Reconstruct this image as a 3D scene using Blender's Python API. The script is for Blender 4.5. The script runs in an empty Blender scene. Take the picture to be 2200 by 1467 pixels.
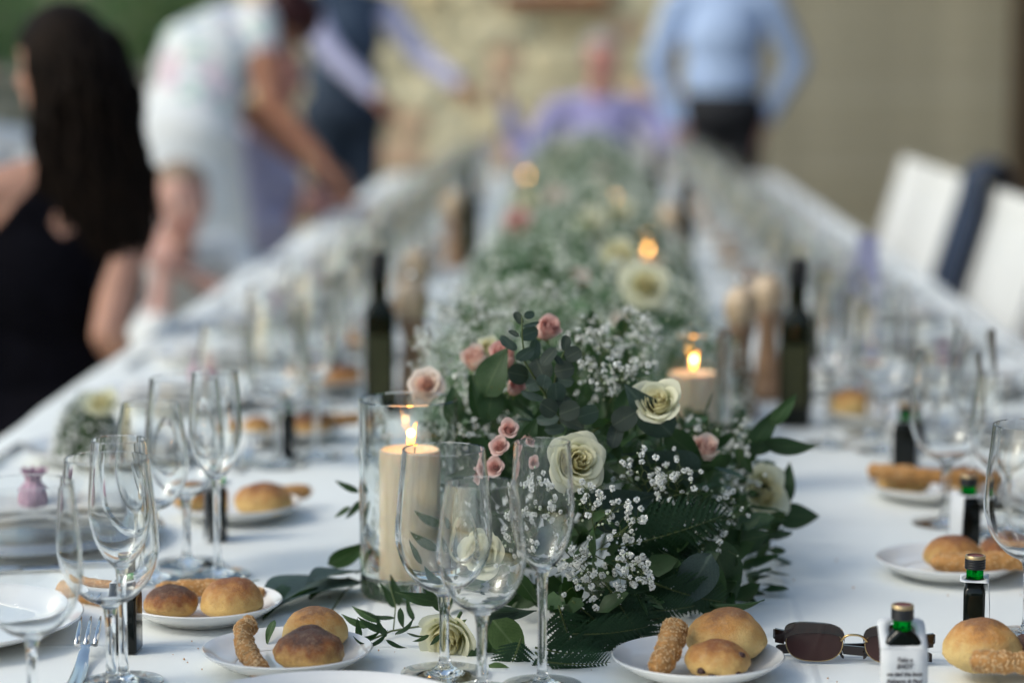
import bpy, bmesh, math, random
import numpy as np
from mathutils import Vector, Matrix, Euler, noise

R = random.Random(7)
rad = math.radians
scene = bpy.context.scene
COL = scene.collection

# ------------------------------------------------------------------ camera
T = 0.75                         # table cloth height
CAMZ = T + 0.554
FPX = 85.0 / 36.0 * 2200.0       # focal length in pixels of the 2200 wide photo
PITCH = math.atan(635.5 / FPX)
YAW = math.atan(152.0 * math.cos(PITCH) / FPX)
cr = Vector((math.cos(YAW), math.sin(YAW), 0))
cf = Vector((-math.sin(YAW) * math.cos(PITCH), math.cos(YAW) * math.cos(PITCH), -math.sin(PITCH)))
cu = cr.cross(cf)
CAM = Vector((0, 0, CAMZ))
cam_data = bpy.data.cameras.new("camera")
cam = bpy.data.objects.new("camera", cam_data)
COL.objects.link(cam)
mw = Matrix((cr, cu, -cf)).transposed().to_4x4()
mw.translation = CAM
cam.matrix_world = mw
cam_data.lens = 85
cam_data.sensor_width = 36
cam_data.clip_start = 0.05
cam_data.clip_end = 500
cam_data.dof.use_dof = True
cam_data.dof.focus_distance = 2.215
cam_data.dof.aperture_fstop = 2.35
cam_data.dof.aperture_blades = 9
scene.camera = cam

# ------------------------------------------------------------------ world, sun, exposure
SUN_EL, SUN_AZ = 42.0, -112.0     # azimuth clockwise from +Y (away from camera)
world = bpy.data.worlds.new("World")
scene.world = world
world.use_nodes = True
wn = world.node_tree.nodes
sky = wn.new("ShaderNodeTexSky")
sky.sky_type = 'NISHITA'
sky.sun_disc = False
sky.sun_elevation = rad(SUN_EL)
sky.sun_rotation = rad(SUN_AZ)
sky.air_density = 1.2
sky.dust_density = 2.5
sky.ozone_density = 0.0
world.node_tree.links.new(sky.outputs[0], wn["Background"].inputs[0])
wn["Background"].inputs[1].default_value = 0.15
sun_data = bpy.data.lights.new("sun", 'SUN')
sun_data.energy = 0.62
sun_data.angle = rad(16)
sun_data.color = (1.0, 0.98, 0.96)
sun = bpy.data.objects.new("sun", sun_data)
COL.objects.link(sun)
sd = Vector((math.sin(rad(SUN_AZ)) * math.cos(rad(SUN_EL)), math.cos(rad(SUN_AZ)) * math.cos(rad(SUN_EL)), math.sin(rad(SUN_EL))))
sun.rotation_euler = sd.to_track_quat('Z', 'Y').to_euler()
sun.location = sd * 30
vs = scene.view_settings
vs.view_transform = 'Standard'
vs.look = 'None'
vs.exposure = 0.46
vs.use_white_balance = True
vs.white_balance_temperature = 6500
vs.white_balance_tint = 3.0
vs.gamma = 1
vs.use_curve_mapping = False
cy = scene.cycles
cy.max_bounces = 18
cy.transmission_bounces = 16
cy.transparent_max_bounces = 16
cy.glossy_bounces = 8
cy.diffuse_bounces = 4
cy.use_denoising = True
cy.sample_clamp_indirect = 8


# ------------------------------------------------------------------ photo pixel -> world
def ray(px, py):
    return (cf * FPX + cr * (px - 1100.0) - cu * (py - 733.5)).normalized()

def P(px, py, z=0.0):            # on the horizontal plane z above the cloth
    d = ray(px, py)
    return CAM + d * ((T + z - CAMZ) / d.z)

def PY(px, py, y):               # at world depth y
    d = ray(px, py)
    return CAM + d * (y / d.y)

def scl(y):                      # photo pixels per metre at depth y
    return FPX / y


# ------------------------------------------------------------------ materials
M = {}
def pmat(name, base, rough=0.5, var=0.12, scale=30.0, bump=0.0, bscale=80.0, metallic=0.0, spec=0.5,
         sss=0.0, trans=0.0, coat=0.0, tint=None, coords='Object', emis=None, estr=0.0, ior=1.45, detail=4.0, sheen=0.0):
    m = bpy.data.materials.new(name)
    m.use_nodes = True
    nt = m.node_tree
    N, L = nt.nodes, nt.links
    b = N["Principled BSDF"]
    tc = N.new("ShaderNodeTexCoord")
    nz = N.new("ShaderNodeTexNoise")
    nz.inputs["Scale"].default_value = scale
    nz.inputs["Detail"].default_value = detail
    L.new(tc.outputs[coords], nz.inputs["Vector"])
    cr_ = N.new("ShaderNodeValToRGB")
    lo = tuple(max(0, c * (1 - var)) for c in base)
    hi = tuple(min(1, c * (1 + var)) for c in (tint or base))
    cr_.color_ramp.elements[0].position = 0.3
    cr_.color_ramp.elements[1].position = 0.7
    cr_.color_ramp.elements[0].color = lo + (1,)
    cr_.color_ramp.elements[1].color = hi + (1,)
    L.new(nz.outputs["Fac"], cr_.inputs["Fac"])
    L.new(cr_.outputs[0], b.inputs["Base Color"])
    b.inputs["Roughness"].default_value = rough
    b.inputs["Metallic"].default_value = metallic
    b.inputs["Specular IOR Level"].default_value = spec
    b.inputs["IOR"].default_value = ior
    b.inputs["Transmission Weight"].default_value = trans
    b.inputs["Coat Weight"].default_value = coat
    b.inputs["Coat Roughness"].default_value = 0.05
    b.inputs["Sheen Weight"].default_value = sheen
    if sss:
        b.inputs["Subsurface Weight"].default_value = sss
        b.inputs["Subsurface Radius"].default_value = (0.012, 0.008, 0.005)
        b.inputs["Subsurface Scale"].default_value = 0.5
    if emis:
        b.inputs["Emission Color"].default_value = tuple(emis) + (1,)
        b.inputs["Emission Strength"].default_value = estr
    if bump:
        n2 = N.new("ShaderNodeTexNoise")
        n2.inputs["Scale"].default_value = bscale
        n2.inputs["Detail"].default_value = 3
        L.new(tc.outputs[coords], n2.inputs["Vector"])
        bp = N.new("ShaderNodeBump")
        bp.inputs["Strength"].default_value = bump
        bp.inputs["Distance"].default_value = 0.002
        L.new(n2.outputs["Fac"], bp.inputs["Height"])
        L.new(bp.outputs[0], b.inputs["Normal"])
    M[name] = m
    return m

def petal_mat(name, base, deep, thin=0.35):
    """soft petal: noise between two colours, partly letting light through"""
    m = pmat(name, base, 0.55, 0.06, 90, 0.15, 400, spec=0.25, tint=base)
    nt = m.node_tree
    N, L = nt.nodes, nt.links
    b = N["Principled BSDF"]
    out = N["Material Output"]
    tc = N["Texture Coordinate"]
    sep = N.new("ShaderNodeSeparateXYZ")
    L.new(tc.outputs["Generated"], sep.inputs[0])
    mix = N.new("ShaderNodeMix")
    mix.data_type = 'RGBA'
    ramp = N.new("ShaderNodeMapRange")
    ramp.inputs["From Min"].default_value = 0.75
    ramp.inputs["From Max"].default_value = 0.1
    L.new(sep.outputs["Z"], ramp.inputs["Value"])
    L.new(ramp.outputs[0], mix.inputs["Factor"])
    L.new(N["Color Ramp"].outputs[0], mix.inputs["A"])
    mix.inputs["B"].default_value = tuple(deep) + (1,)
    L.new(mix.outputs["Result"], b.inputs["Base Color"])
    tr = N.new("ShaderNodeBsdfTranslucent")
    L.new(mix.outputs["Result"], tr.inputs["Color"])
    ms = N.new("ShaderNodeMixShader")
    ms.inputs[0].default_value = thin
    L.new(b.outputs[0], ms.inputs[1])
    L.new(tr.outputs[0], ms.inputs[2])
    L.new(ms.outputs[0], out.inputs["Surface"])
    return m

def glass_mat(name, color, rough=0.0, ior=1.5):
    m = bpy.data.materials.new(name)
    m.use_nodes = True
    nt = m.node_tree
    N, L = nt.nodes, nt.links
    N.remove(N["Principled BSDF"])
    g = N.new("ShaderNodeBsdfGlass")
    g.inputs["Color"].default_value = tuple(color) + (1,)
    g.inputs["IOR"].default_value = ior
    # faint uneven smear of washing marks
    tc = N.new("ShaderNodeTexCoord")
    nz = N.new("ShaderNodeTexNoise")
    nz.inputs["Scale"].default_value = 25
    L.new(tc.outputs["Object"], nz.inputs["Vector"])
    mr = N.new("ShaderNodeMapRange")
    mr.inputs["From Min"].default_value = 0.45
    mr.inputs["From Max"].default_value = 0.8
    mr.inputs["To Max"].default_value = rough
    L.new(nz.outputs["Fac"], mr.inputs["Value"])
    L.new(mr.outputs[0], g.inputs["Roughness"])
    L.new(g.outputs[0], N["Material Output"].inputs["Surface"])
    M[name] = m
    return m

def cloth_mat(name, base):
    m = pmat(name, base, 0.85, 0.03, 6, spec=0.15, sheen=0.15)
    nt = m.node_tree
    N, L = nt.nodes, nt.links
    tc = N["Texture Coordinate"]
    hs = []
    for vec, amt in (((900, 40, 40), 0.5), ((40, 900, 40), 0.5)):
        mp = N.new("ShaderNodeMapping")
        mp.inputs["Scale"].default_value = vec
        L.new(tc.outputs["Object"], mp.inputs["Vector"])
        n = N.new("ShaderNodeTexNoise")
        n.inputs["Scale"].default_value = 1.0
        n.inputs["Detail"].default_value = 2
        L.new(mp.outputs[0], n.inputs["Vector"])
        hs.append(n)
    wr = N.new("ShaderNodeTexNoise")
    wr.inputs["Scale"].default_value = 4
    wr.inputs["Detail"].default_value = 3
    L.new(tc.outputs["Object"], wr.inputs["Vector"])
    a = N.new("ShaderNodeMath")
    L.new(hs[0].outputs["Fac"], a.inputs[0])
    L.new(hs[1].outputs["Fac"], a.inputs[1])
    b1 = N.new("ShaderNodeBump")
    b1.inputs["Strength"].default_value = 0.25
    b1.inputs["Distance"].default_value = 0.0006
    L.new(a.outputs[0], b1.inputs["Height"])
    b2 = N.new("ShaderNodeBump")
    b2.inputs["Strength"].default_value = 0.5
    b2.inputs["Distance"].default_value = 0.012
    L.new(wr.outputs["Fac"], b2.inputs["Height"])
    L.new(b1.outputs[0], b2.inputs["Normal"])
    # ironed creases: narrow ridges along and across the cloth
    sx = N.new("ShaderNodeSeparateXYZ")
    wob = N.new("ShaderNodeTexNoise"); wob.inputs["Scale"].default_value = 1.5
    L.new(tc.outputs["Object"], wob.inputs["Vector"])
    wsc = N.new("ShaderNodeMixRGB"); wsc.blend_type = 'LINEAR_LIGHT'; wsc.inputs[0].default_value = 0.02
    L.new(tc.outputs["Object"], wsc.inputs[1]); L.new(wob.outputs["Color"], wsc.inputs[2])
    L.new(wsc.outputs[0], sx.inputs[0])
    ridges = []
    for ax, per, ph in (("X", 0.42, 0.21), ("Y", 0.62, 0.30)):
        m1 = N.new("ShaderNodeMath"); m1.operation = 'ADD'; m1.inputs[1].default_value = ph + 50 * per
        L.new(sx.outputs[ax], m1.inputs[0])
        m2 = N.new("ShaderNodeMath"); m2.operation = 'PINGPONG'; m2.inputs[1].default_value = per / 2
        L.new(m1.outputs[0], m2.inputs[0])
        m3 = N.new("ShaderNodeMapRange"); m3.inputs["From Min"].default_value = 0.0; m3.inputs["From Max"].default_value = 0.008
        m3.inputs["To Min"].default_value = 1.0; m3.inputs["To Max"].default_value = 0.0; m3.interpolation_type = 'SMOOTHSTEP'
        L.new(m2.outputs[0], m3.inputs["Value"])
        ridges.append(m3)
    ad = N.new("ShaderNodeMath"); ad.operation = 'MAXIMUM'
    L.new(ridges[0].outputs[0], ad.inputs[0]); L.new(ridges[1].outputs[0], ad.inputs[1])
    b3 = N.new("ShaderNodeBump"); b3.inputs["Strength"].default_value = 0.55; b3.inputs["Distance"].default_value = 0.003
    L.new(ad.outputs[0], b3.inputs["Height"]); L.new(b2.outputs[0], b3.inputs["Normal"])
    L.new(b3.outputs[0], N["Principled BSDF"].inputs["Normal"])
    return m

def bread_mat(name, pale, crust, dark, lo=0.25, hi=0.8):
    """baked crust: pale sides, browner where the oven reached the top, floury speckle"""
    m = pmat(name, crust, 0.48, 0.1, 4, 1.0, 26, spec=0.4)
    m.node_tree.nodes["Bump"].inputs["Distance"].default_value = 0.0022
    m.node_tree.nodes["Bump"].inputs["Strength"].default_value = 0.8
    nt = m.node_tree
    N, L = nt.nodes, nt.links
    tc = N["Texture Coordinate"]
    sep = N.new("ShaderNodeSeparateXYZ")
    L.new(tc.outputs["Generated"], sep.inputs[0])
    n = N.new("ShaderNodeTexNoise")
    n.inputs["Scale"].default_value = 2.6
    n.inputs["Detail"].default_value = 7
    n.inputs["Roughness"].default_value = 0.62
    L.new(tc.outputs["Object"], n.inputs["Vector"])
    ad = N.new("ShaderNodeMath")
    ad.operation = 'MULTIPLY_ADD'
    L.new(n.outputs["Fac"], ad.inputs[0])
    ad.inputs[1].default_value = 0.85
    L.new(sep.outputs["Z"], ad.inputs[2])
    sb = N.new("ShaderNodeMath")
    sb.operation = 'SUBTRACT'
    L.new(ad.outputs[0], sb.inputs[0])
    sb.inputs[1].default_value = 0.42
    cr_ = N.new("ShaderNodeValToRGB")
    e = cr_.color_ramp.elements
    e[0].position, e[0].color = lo, tuple(pale) + (1,)
    e[1].position, e[1].color = hi, tuple(crust) + (1,)
    x = e.new(min(1.0, hi + 0.22))
    x.color = tuple(dark) + (1,)
    L.new(sb.outputs[0], cr_.inputs["Fac"])
    fl = N.new("ShaderNodeTexNoise")
    fl.inputs["Scale"].default_value = 42
    fl.inputs["Detail"].default_value = 2
    L.new(tc.outputs["Object"], fl.inputs["Vector"])
    mr = N.new("ShaderNodeMapRange")
    mr.inputs["From Min"].default_value = 0.55
    mr.inputs["From Max"].default_value = 0.72
    mr.inputs["To Max"].default_value = 0.40
    L.new(fl.outputs["Fac"], mr.inputs["Value"])
    mix = N.new("ShaderNodeMix")
    mix.data_type = 'RGBA'
    L.new(mr.outputs[0], mix.inputs["Factor"])
    L.new(cr_.outputs[0], mix.inputs["A"])
    mix.inputs["B"].default_value = (0.62, 0.48, 0.32, 1)
    # floury bloom in soft patches towards the top, and a few dark baked spots
    pn = N.new("ShaderNodeTexNoise"); pn.inputs["Scale"].default_value = 3.4; pn.inputs["Detail"].default_value = 9; pn.inputs["Roughness"].default_value = 0.75
    mp = N.new("ShaderNodeMapping"); mp.inputs["Location"].default_value = (3, 7, 1)
    L.new(tc.outputs["Object"], mp.inputs["Vector"]); L.new(mp.outputs[0], pn.inputs["Vector"])
    pm = N.new("ShaderNodeMapRange"); pm.inputs["From Min"].default_value = 0.52; pm.inputs["From Max"].default_value = 0.72; pm.inputs["To Max"].default_value = 0.5
    L.new(pn.outputs["Fac"], pm.inputs["Value"])
    pz = N.new("ShaderNodeMath"); pz.operation = 'MULTIPLY'; L.new(pm.outputs[0], pz.inputs[0]); L.new(sep.outputs["Z"], pz.inputs[1])
    m2 = N.new("ShaderNodeMix"); m2.data_type = 'RGBA'
    L.new(pz.outputs[0], m2.inputs["Factor"]); L.new(mix.outputs["Result"], m2.inputs["A"]); m2.inputs["B"].default_value = (0.60, 0.44, 0.28, 1)
    vo = N.new("ShaderNodeTexVoronoi"); vo.inputs["Scale"].default_value = 7; L.new(tc.outputs["Object"], vo.inputs["Vector"])
    vm = N.new("ShaderNodeMapRange"); vm.inputs["From Min"].default_value = 0.05; vm.inputs["From Max"].default_value = 0.16; vm.inputs["To Min"].default_value = 0.45; vm.inputs["To Max"].default_value = 0.0
    L.new(vo.outputs["Distance"], vm.inputs["Value"])
    m3 = N.new("ShaderNodeMix"); m3.data_type = 'RGBA'
    L.new(vm.outputs[0], m3.inputs["Factor"]); L.new(m2.outputs["Result"], m3.inputs["A"]); m3.inputs["B"].default_value = tuple(dark) + (1,)
    L.new(m3.outputs["Result"], N["Principled BSDF"].inputs["Base Color"])
    return m

cloth_mat('cloth', (0.785, 0.812, 0.800))
glass_mat('glass', (0.985, 0.99, 0.99), 0.03)
glass_mat('thick_glass', (0.965, 0.98, 0.978), 0.0)
glass_mat('green_glass', (0.03, 0.55, 0.14), 0.0)
pmat('porcelain', (0.80, 0.79, 0.77), 0.12, 0.02, 20, spec=0.5, coat=0.4)
pmat('silver_glaze', (0.40, 0.41, 0.41), 0.22, 0.1, 14, metallic=0.75)
pmat('steel', (0.62, 0.62, 0.62), 0.14, 0.05, 60, metallic=1.0)
pmat('napkin', (0.62, 0.62, 0.61), 0.9, 0.05, 60, 0.4, 500)
pmat('mauve', (0.38, 0.24, 0.32), 0.7, 0.25, 60, 0.3, 200)
pmat('wax', (0.90, 0.74, 0.55), 0.45, 0.05, 40, sss=0.5, spec=0.3)
pmat('wick', (0.012, 0.010, 0.010), 0.9)
def flame_mat():
    m = bpy.data.materials.new('flame'); m.use_nodes = True
    N, L = m.node_tree.nodes, m.node_tree.links
    N.remove(N["Principled BSDF"])
    tc = N.new("ShaderNodeTexCoord"); sp_ = N.new("ShaderNodeSeparateXYZ"); L.new(tc.outputs["Generated"], sp_.inputs[0])
    c = N.new("ShaderNodeValToRGB"); L.new(sp_.outputs["Z"], c.inputs["Fac"])
    e = c.color_ramp.elements
    e[0].position, e[0].color = 0.0, (0.9, 0.22, 0.02, 1)
    e[1].position, e[1].color = 1.0, (1.0, 0.28, 0.03, 1)
    for p_, q in ((0.22, (1.0, 0.36, 0.05, 1)), (0.55, (1.0, 0.42, 0.075, 1)), (0.8, (1.0, 0.36, 0.05, 1))):
        x = e.new(p_); x.color = q
    em = N.new("ShaderNodeEmission"); em.inputs[1].default_value = 9.0
    L.new(c.outputs[0], em.inputs[0])
    tr = N.new("ShaderNodeBsdfTransparent"); ms = N.new("ShaderNodeMixShader"); ms.inputs[0].default_value = 0.85
    L.new(tr.outputs[0], ms.inputs[1]); L.new(em.outputs[0], ms.inputs[2]); L.new(ms.outputs[0], N["Material Output"].inputs[0])
    M['flame'] = m
flame_mat()
pmat('bottle_body', (0.004, 0.006, 0.005), 0.10, 0.3, 40, spec=0.35)
pmat('oil_bottle', (0.005, 0.007, 0.003), 0.12, 0.3, 30, spec=0.3)
pmat('oil_label', (0.030, 0.032, 0.008), 0.5, 0.3, 60)
pmat('cap_black', (0.010, 0.011, 0.014), 0.35)
pmat('cap_gold', (0.55, 0.42, 0.24), 0.35, 0.1, 400, metallic=0.7)
pmat('cap_red', (0.16, 0.035, 0.018), 0.4, 0.3, 200)
pmat('paper', (0.64, 0.66, 0.68), 0.8, 0.03, 60, 0.1, 600)
pmat('ink', (0.035, 0.030, 0.040), 0.8)
pmat('mill_wood', (0.30, 0.18, 0.105), 0.38, 0.25, 18, coat=0.2)
pmat('mill_pale', (0.52, 0.39, 0.26), 0.35, 0.2, 18, coat=0.2)
pmat('tortoise', (0.007, 0.004, 0.004), 0.12, 0.6, 110, tint=(0.014, 0.005, 0.003), coat=0.3)
pmat('lens_brown', (0.045, 0.020, 0.018), 0.03, 0.3, 20, spec=0.35)
pmat('gold', (0.52, 0.37, 0.18), 0.2, 0.05, 60, metallic=1.0)
glass_mat('clear_plastic', (0.9, 0.9, 0.9), 0.1, 1.3)
bread_mat('bread_gold', (0.70, 0.47, 0.17), (0.46, 0.21, 0.055), (0.25, 0.080, 0.020), 0.36, 0.74)
bread_mat('bread_brown', (0.66, 0.42, 0.145), (0.29, 0.100, 0.028), (0.095, 0.040, 0.024), 0.30, 0.62)
bread_mat('bread_pale', (0.72, 0.52, 0.21), (0.57, 0.27, 0.070), (0.29, 0.125, 0.042), 0.42, 0.82)
pmat('stick', (0.44, 0.22, 0.070), 0.7, 0.3, 120, 0.6, 220)
pmat('sesame', (0.58, 0.36, 0.16), 0.55, 0.3, 160, tint=(0.62, 0.42, 0.22))
pmat('raisin', (0.045, 0.018, 0.014), 0.5, 0.4, 300)
petal_mat('cream', (0.83, 0.82, 0.64), (0.73, 0.74, 0.42), 0.42)
petal_mat('cream_heart', (0.83, 0.79, 0.54), (0.76, 0.67, 0.32), 0.42)
petal_mat('blush', (0.85, 0.75, 0.67), (0.84, 0.63, 0.53), 0.42)
petal_mat('blush_heart', (0.84, 0.63, 0.55), (0.80, 0.49, 0.41), 0.4)
petal_mat('pink', (0.84, 0.62, 0.57), (0.80, 0.50, 0.44), 0.42)
petal_mat('pink_heart', (0.81, 0.53, 0.48), (0.74, 0.39, 0.34), 0.35)
pmat('floret', (0.80, 0.81, 0.78), 0.7, 0.05, 200, sss=0.0)
pmat('floret_soft', (0.74, 0.78, 0.69), 0.7, 0.12, 200)
pmat('bud', (0.50, 0.56, 0.40), 0.7, 0.15, 200)
pmat('stem', (0.075, 0.105, 0.030), 0.6, 0.3, 60)
def leaf_mat(name, base, rough=0.45, tr=0.2, spec=0.4, sc=60):
    m = pmat(name, base, rough, 0.3, sc, 0.25, 160, spec=spec)
    N, L = m.node_tree.nodes, m.node_tree.links
    t = N.new("ShaderNodeBsdfTranslucent")
    t.inputs["Color"].default_value = (base[0] * 1.2, base[1] * 1.5, base[2] * 0.6, 1)
    ms = N.new("ShaderNodeMixShader")
    ms.inputs[0].default_value = tr
    L.new(N["Principled BSDF"].outputs[0], ms.inputs[1])
    L.new(t.outputs[0], ms.inputs[2])
    L.new(ms.outputs[0], N["Material Output"].inputs["Surface"])
def vein(name, light):
    """paler midrib and faint side veins along a single leaf"""
    m = M[name]
    N, L = m.node_tree.nodes, m.node_tree.links
    tc = N["Texture Coordinate"]
    sp_ = N.new("ShaderNodeSeparateXYZ"); L.new(tc.outputs["Generated"], sp_.inputs[0])
    a = N.new("ShaderNodeMath"); a.operation = 'SUBTRACT'; a.inputs[1].default_value = 0.5; L.new(sp_.outputs["Y"], a.inputs[0])
    b = N.new("ShaderNodeMath"); b.operation = 'ABSOLUTE'; L.new(a.outputs[0], b.inputs[0])
    mid = N.new("ShaderNodeMapRange"); mid.inputs["From Min"].default_value = 0.012; mid.inputs["From Max"].default_value = 0.045
    mid.inputs["To Min"].default_value = 1.0; mid.inputs["To Max"].default_value = 0.0; L.new(b.outputs[0], mid.inputs["Value"])
    w = N.new("ShaderNodeMath"); w.operation = 'MULTIPLY_ADD'; w.inputs[1].default_value = -0.9; L.new(b.outputs[0], w.inputs[0]); L.new(sp_.outputs["X"], w.inputs[2])
    pp = N.new("ShaderNodeMath"); pp.operation = 'PINGPONG'; pp.inputs[1].default_value = 0.05; L.new(w.outputs[0], pp.inputs[0])
    sd_ = N.new("ShaderNodeMapRange"); sd_.inputs["From Min"].default_value = 0.0; sd_.inputs["From Max"].default_value = 0.010
    sd_.inputs["To Min"].default_value = 0.35; sd_.inputs["To Max"].default_value = 0.0; L.new(pp.outputs[0], sd_.inputs["Value"])
    mx = N.new("ShaderNodeMath"); mx.operation = 'MAXIMUM'; L.new(mid.outputs[0], mx.inputs[0]); L.new(sd_.outputs[0], mx.inputs[1])
    mix = N.new("ShaderNodeMix"); mix.data_type = 'RGBA'
    L.new(mx.outputs[0], mix.inputs["Factor"]); L.new(N["Color Ramp"].outputs[0], mix.inputs["A"]); mix.inputs["B"].default_value = light + (1,)
    L.new(mix.outputs["Result"], N["Principled BSDF"].inputs["Base Color"])
leaf_mat('leaf_dark', (0.030, 0.066, 0.026))
leaf_mat('leaf_mid', (0.040, 0.085, 0.028))
leaf_mat('leaf_light', (0.12, 0.19, 0.07))
leaf_mat('eucalyptus', (0.052, 0.082, 0.078), 0.6)
leaf_mat('eucalyptus_dark', (0.030, 0.045, 0.036), 0.6)
vein('leaf_dark', (0.055, 0.095, 0.040)); vein('leaf_mid', (0.10, 0.16, 0.07)); vein('leaf_light', (0.22, 0.30, 0.14)); vein('eucalyptus', (0.10, 0.14, 0.12)); vein('eucalyptus_dark', (0.065, 0.085, 0.06))
leaf_mat('fern', (0.024, 0.064, 0.030), 0.5)
leaf_mat('garland_leaf', (0.085, 0.150, 0.078), 0.6)
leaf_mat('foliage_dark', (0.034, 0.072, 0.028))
leaf_mat('foliage_mid', (0.060, 0.110, 0.040))
leaf_mat('calyx_green', (0.12, 0.19, 0.07))
leaf_mat('hedge_leaf', (0.15, 0.22, 0.11), 0.6, .35)
leaf_mat('hedge_leaf_dark', (0.09, 0.17, 0.10), 0.6, .35)
pmat('chair_white', (0.78, 0.78, 0.76), 0.45, 0.04, 8)
pmat('navy', (0.018, 0.030, 0.060), 0.85, 0.3, 40, 0.3, 300)
pmat('skin', (0.46, 0.25, 0.18), 0.5, 0.08, 25, sss=0.1)
pmat('skin_tan', (0.36, 0.155, 0.085), 0.5, 0.1, 25, sss=0.1)
pmat('skin_fair', (0.52, 0.30, 0.25), 0.5, 0.08, 25, sss=0.1)
pmat('skin_pink', (0.50, 0.24, 0.20), 0.5, 0.1, 25, sss=0.1)
pmat('lips', (0.36, 0.10, 0.10), 0.4)
pmat('eye_white', (0.75, 0.75, 0.75), 0.2)
pmat('iris', (0.03, 0.02, 0.015), 0.2)
pmat('hair_dark', (0.006, 0.004, 0.0035), 0.75, 0.5, 40, tint=(0.010, 0.006, 0.004), spec=0.12)
pmat('hair_red', (0.040, 0.008, 0.009), 0.5, 0.4, 40, spec=0.35)
pmat('hair_grey', (0.35, 0.33, 0.31), 0.6, 0.2, 60)
pmat('hair_fair', (0.30, 0.22, 0.16), 0.6, 0.2, 60)
pmat('hair_brown', (0.05, 0.03, 0.02), 0.6, 0.2, 60)
pmat('black_cloth', (0.0035, 0.0035, 0.006), 0.95, 0.3, 30, spec=0.08)
pmat('white_cloth', (0.72, 0.74, 0.74), 0.85, 0.04, 12)
pmat('floral', (0.74, 0.76, 0.76), 0.85, 0.03, 12)
pmat('vest', (0.050, 0.075, 0.120), 0.8, 0.15, 30)
pmat('dark_trousers', (0.020, 0.034, 0.060), 0.8, 0.2, 30)
pmat('trousers', (0.010, 0.011, 0.015), 0.8, 0.2, 30)
pmat('lilac', (0.46, 0.46, 0.66), 0.8, 0.08, 20)
pmat('violet', (0.36, 0.34, 0.60), 0.8, 0.15, 20)
pmat('sky_blue', (0.40, 0.52, 0.76), 0.8, 0.08, 14)
pmat('shoe', (0.015, 0.012, 0.010), 0.4)
pmat('mortar', (0.74, 0.67, 0.46), 0.95, 0.15, 20, 0.5, 60, coords='Object')
for k, c in enumerate([(0.78, 0.69, 0.46), (0.72, 0.60, 0.37), (0.80, 0.73, 0.52), (0.64, 0.55, 0.37), (0.70, 0.49, 0.34), (0.52, 0.46, 0.33)]):
    pmat('stone%d' % k, c, 0.95, 0.2, 14, 0.7, 40)
pmat('terracotta', (0.30, 0.10, 0.06), 0.85, 0.2, 25, 0.4, 80)
pmat('screen', (0.44, 0.41, 0.305), 0.75, 0.08, 10)
pmat('dark_wood', (0.052, 0.034, 0.018), 0.6, 0.3, 9)
pmat('grey_stone', (0.24, 0.23, 0.20), 0.95, 0.25, 8, 0.6, 30)
pmat('ground', (0.13, 0.12, 0.10), 0.95, 0.2, 3, 0.4, 30)
pmat('grass', (0.045, 0.095, 0.022), 0.9, 0.4, 6, 0.6, 60)
pmat('bark', (0.09, 0.06, 0.04), 0.9, 0.3, 20)

# floral print on the white blouse: soft green and pink blots
def floral():
    m = M['floral']
    N, L = m.node_tree.nodes, m.node_tree.links
    tc = N["Texture Coordinate"]
    prev = N["Color Ramp"].outputs[0]
    for sc, col, off in ((15, (0.42, 0.58, 0.52), 0), (13, (0.66, 0.47, 0.54), 5), (18, (0.36, 0.44, 0.52), 9)):
        mp = N.new("ShaderNodeMapping")
        mp.inputs["Location"].default_value = (off, off, off)
        L.new(tc.outputs["Object"], mp.inputs["Vector"])
        v = N.new("ShaderNodeTexNoise")
        v.inputs["Scale"].default_value = sc
        L.new(mp.outputs[0], v.inputs["Vector"])
        mr = N.new("ShaderNodeMapRange")
        mr.inputs["From Min"].default_value = 0.54
        mr.inputs["From Max"].default_value = 0.62
        L.new(v.outputs["Fac"], mr.inputs["Value"])
        mx = N.new("ShaderNodeMix")
        mx.data_type = 'RGBA'
        L.new(mr.outputs[0], mx.inputs["Factor"])
        L.new(prev, mx.inputs["A"])
        mx.inputs["B"].default_value = col + (1,)
        prev = mx.outputs["Result"]
    L.new(prev, N["Principled BSDF"].inputs["Base Color"])
floral()

# ------------------------------------------------------------------ mesh helpers
def mesh_from(name, verts, faces, mat=None, smooth=True, sharp=None):
    me = bpy.data.meshes.new(name)
    me.from_pydata([tuple(v) for v in verts], [], faces)
    if mat:
        me.materials.append(M[mat] if isinstance(mat, str) else mat)
    if smooth:
        me.polygons.foreach_set("use_smooth", [True] * len(me.polygons))
        if sharp:
            me.set_sharp_from_angle(angle=rad(sharp))
    me.update()
    return me

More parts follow.
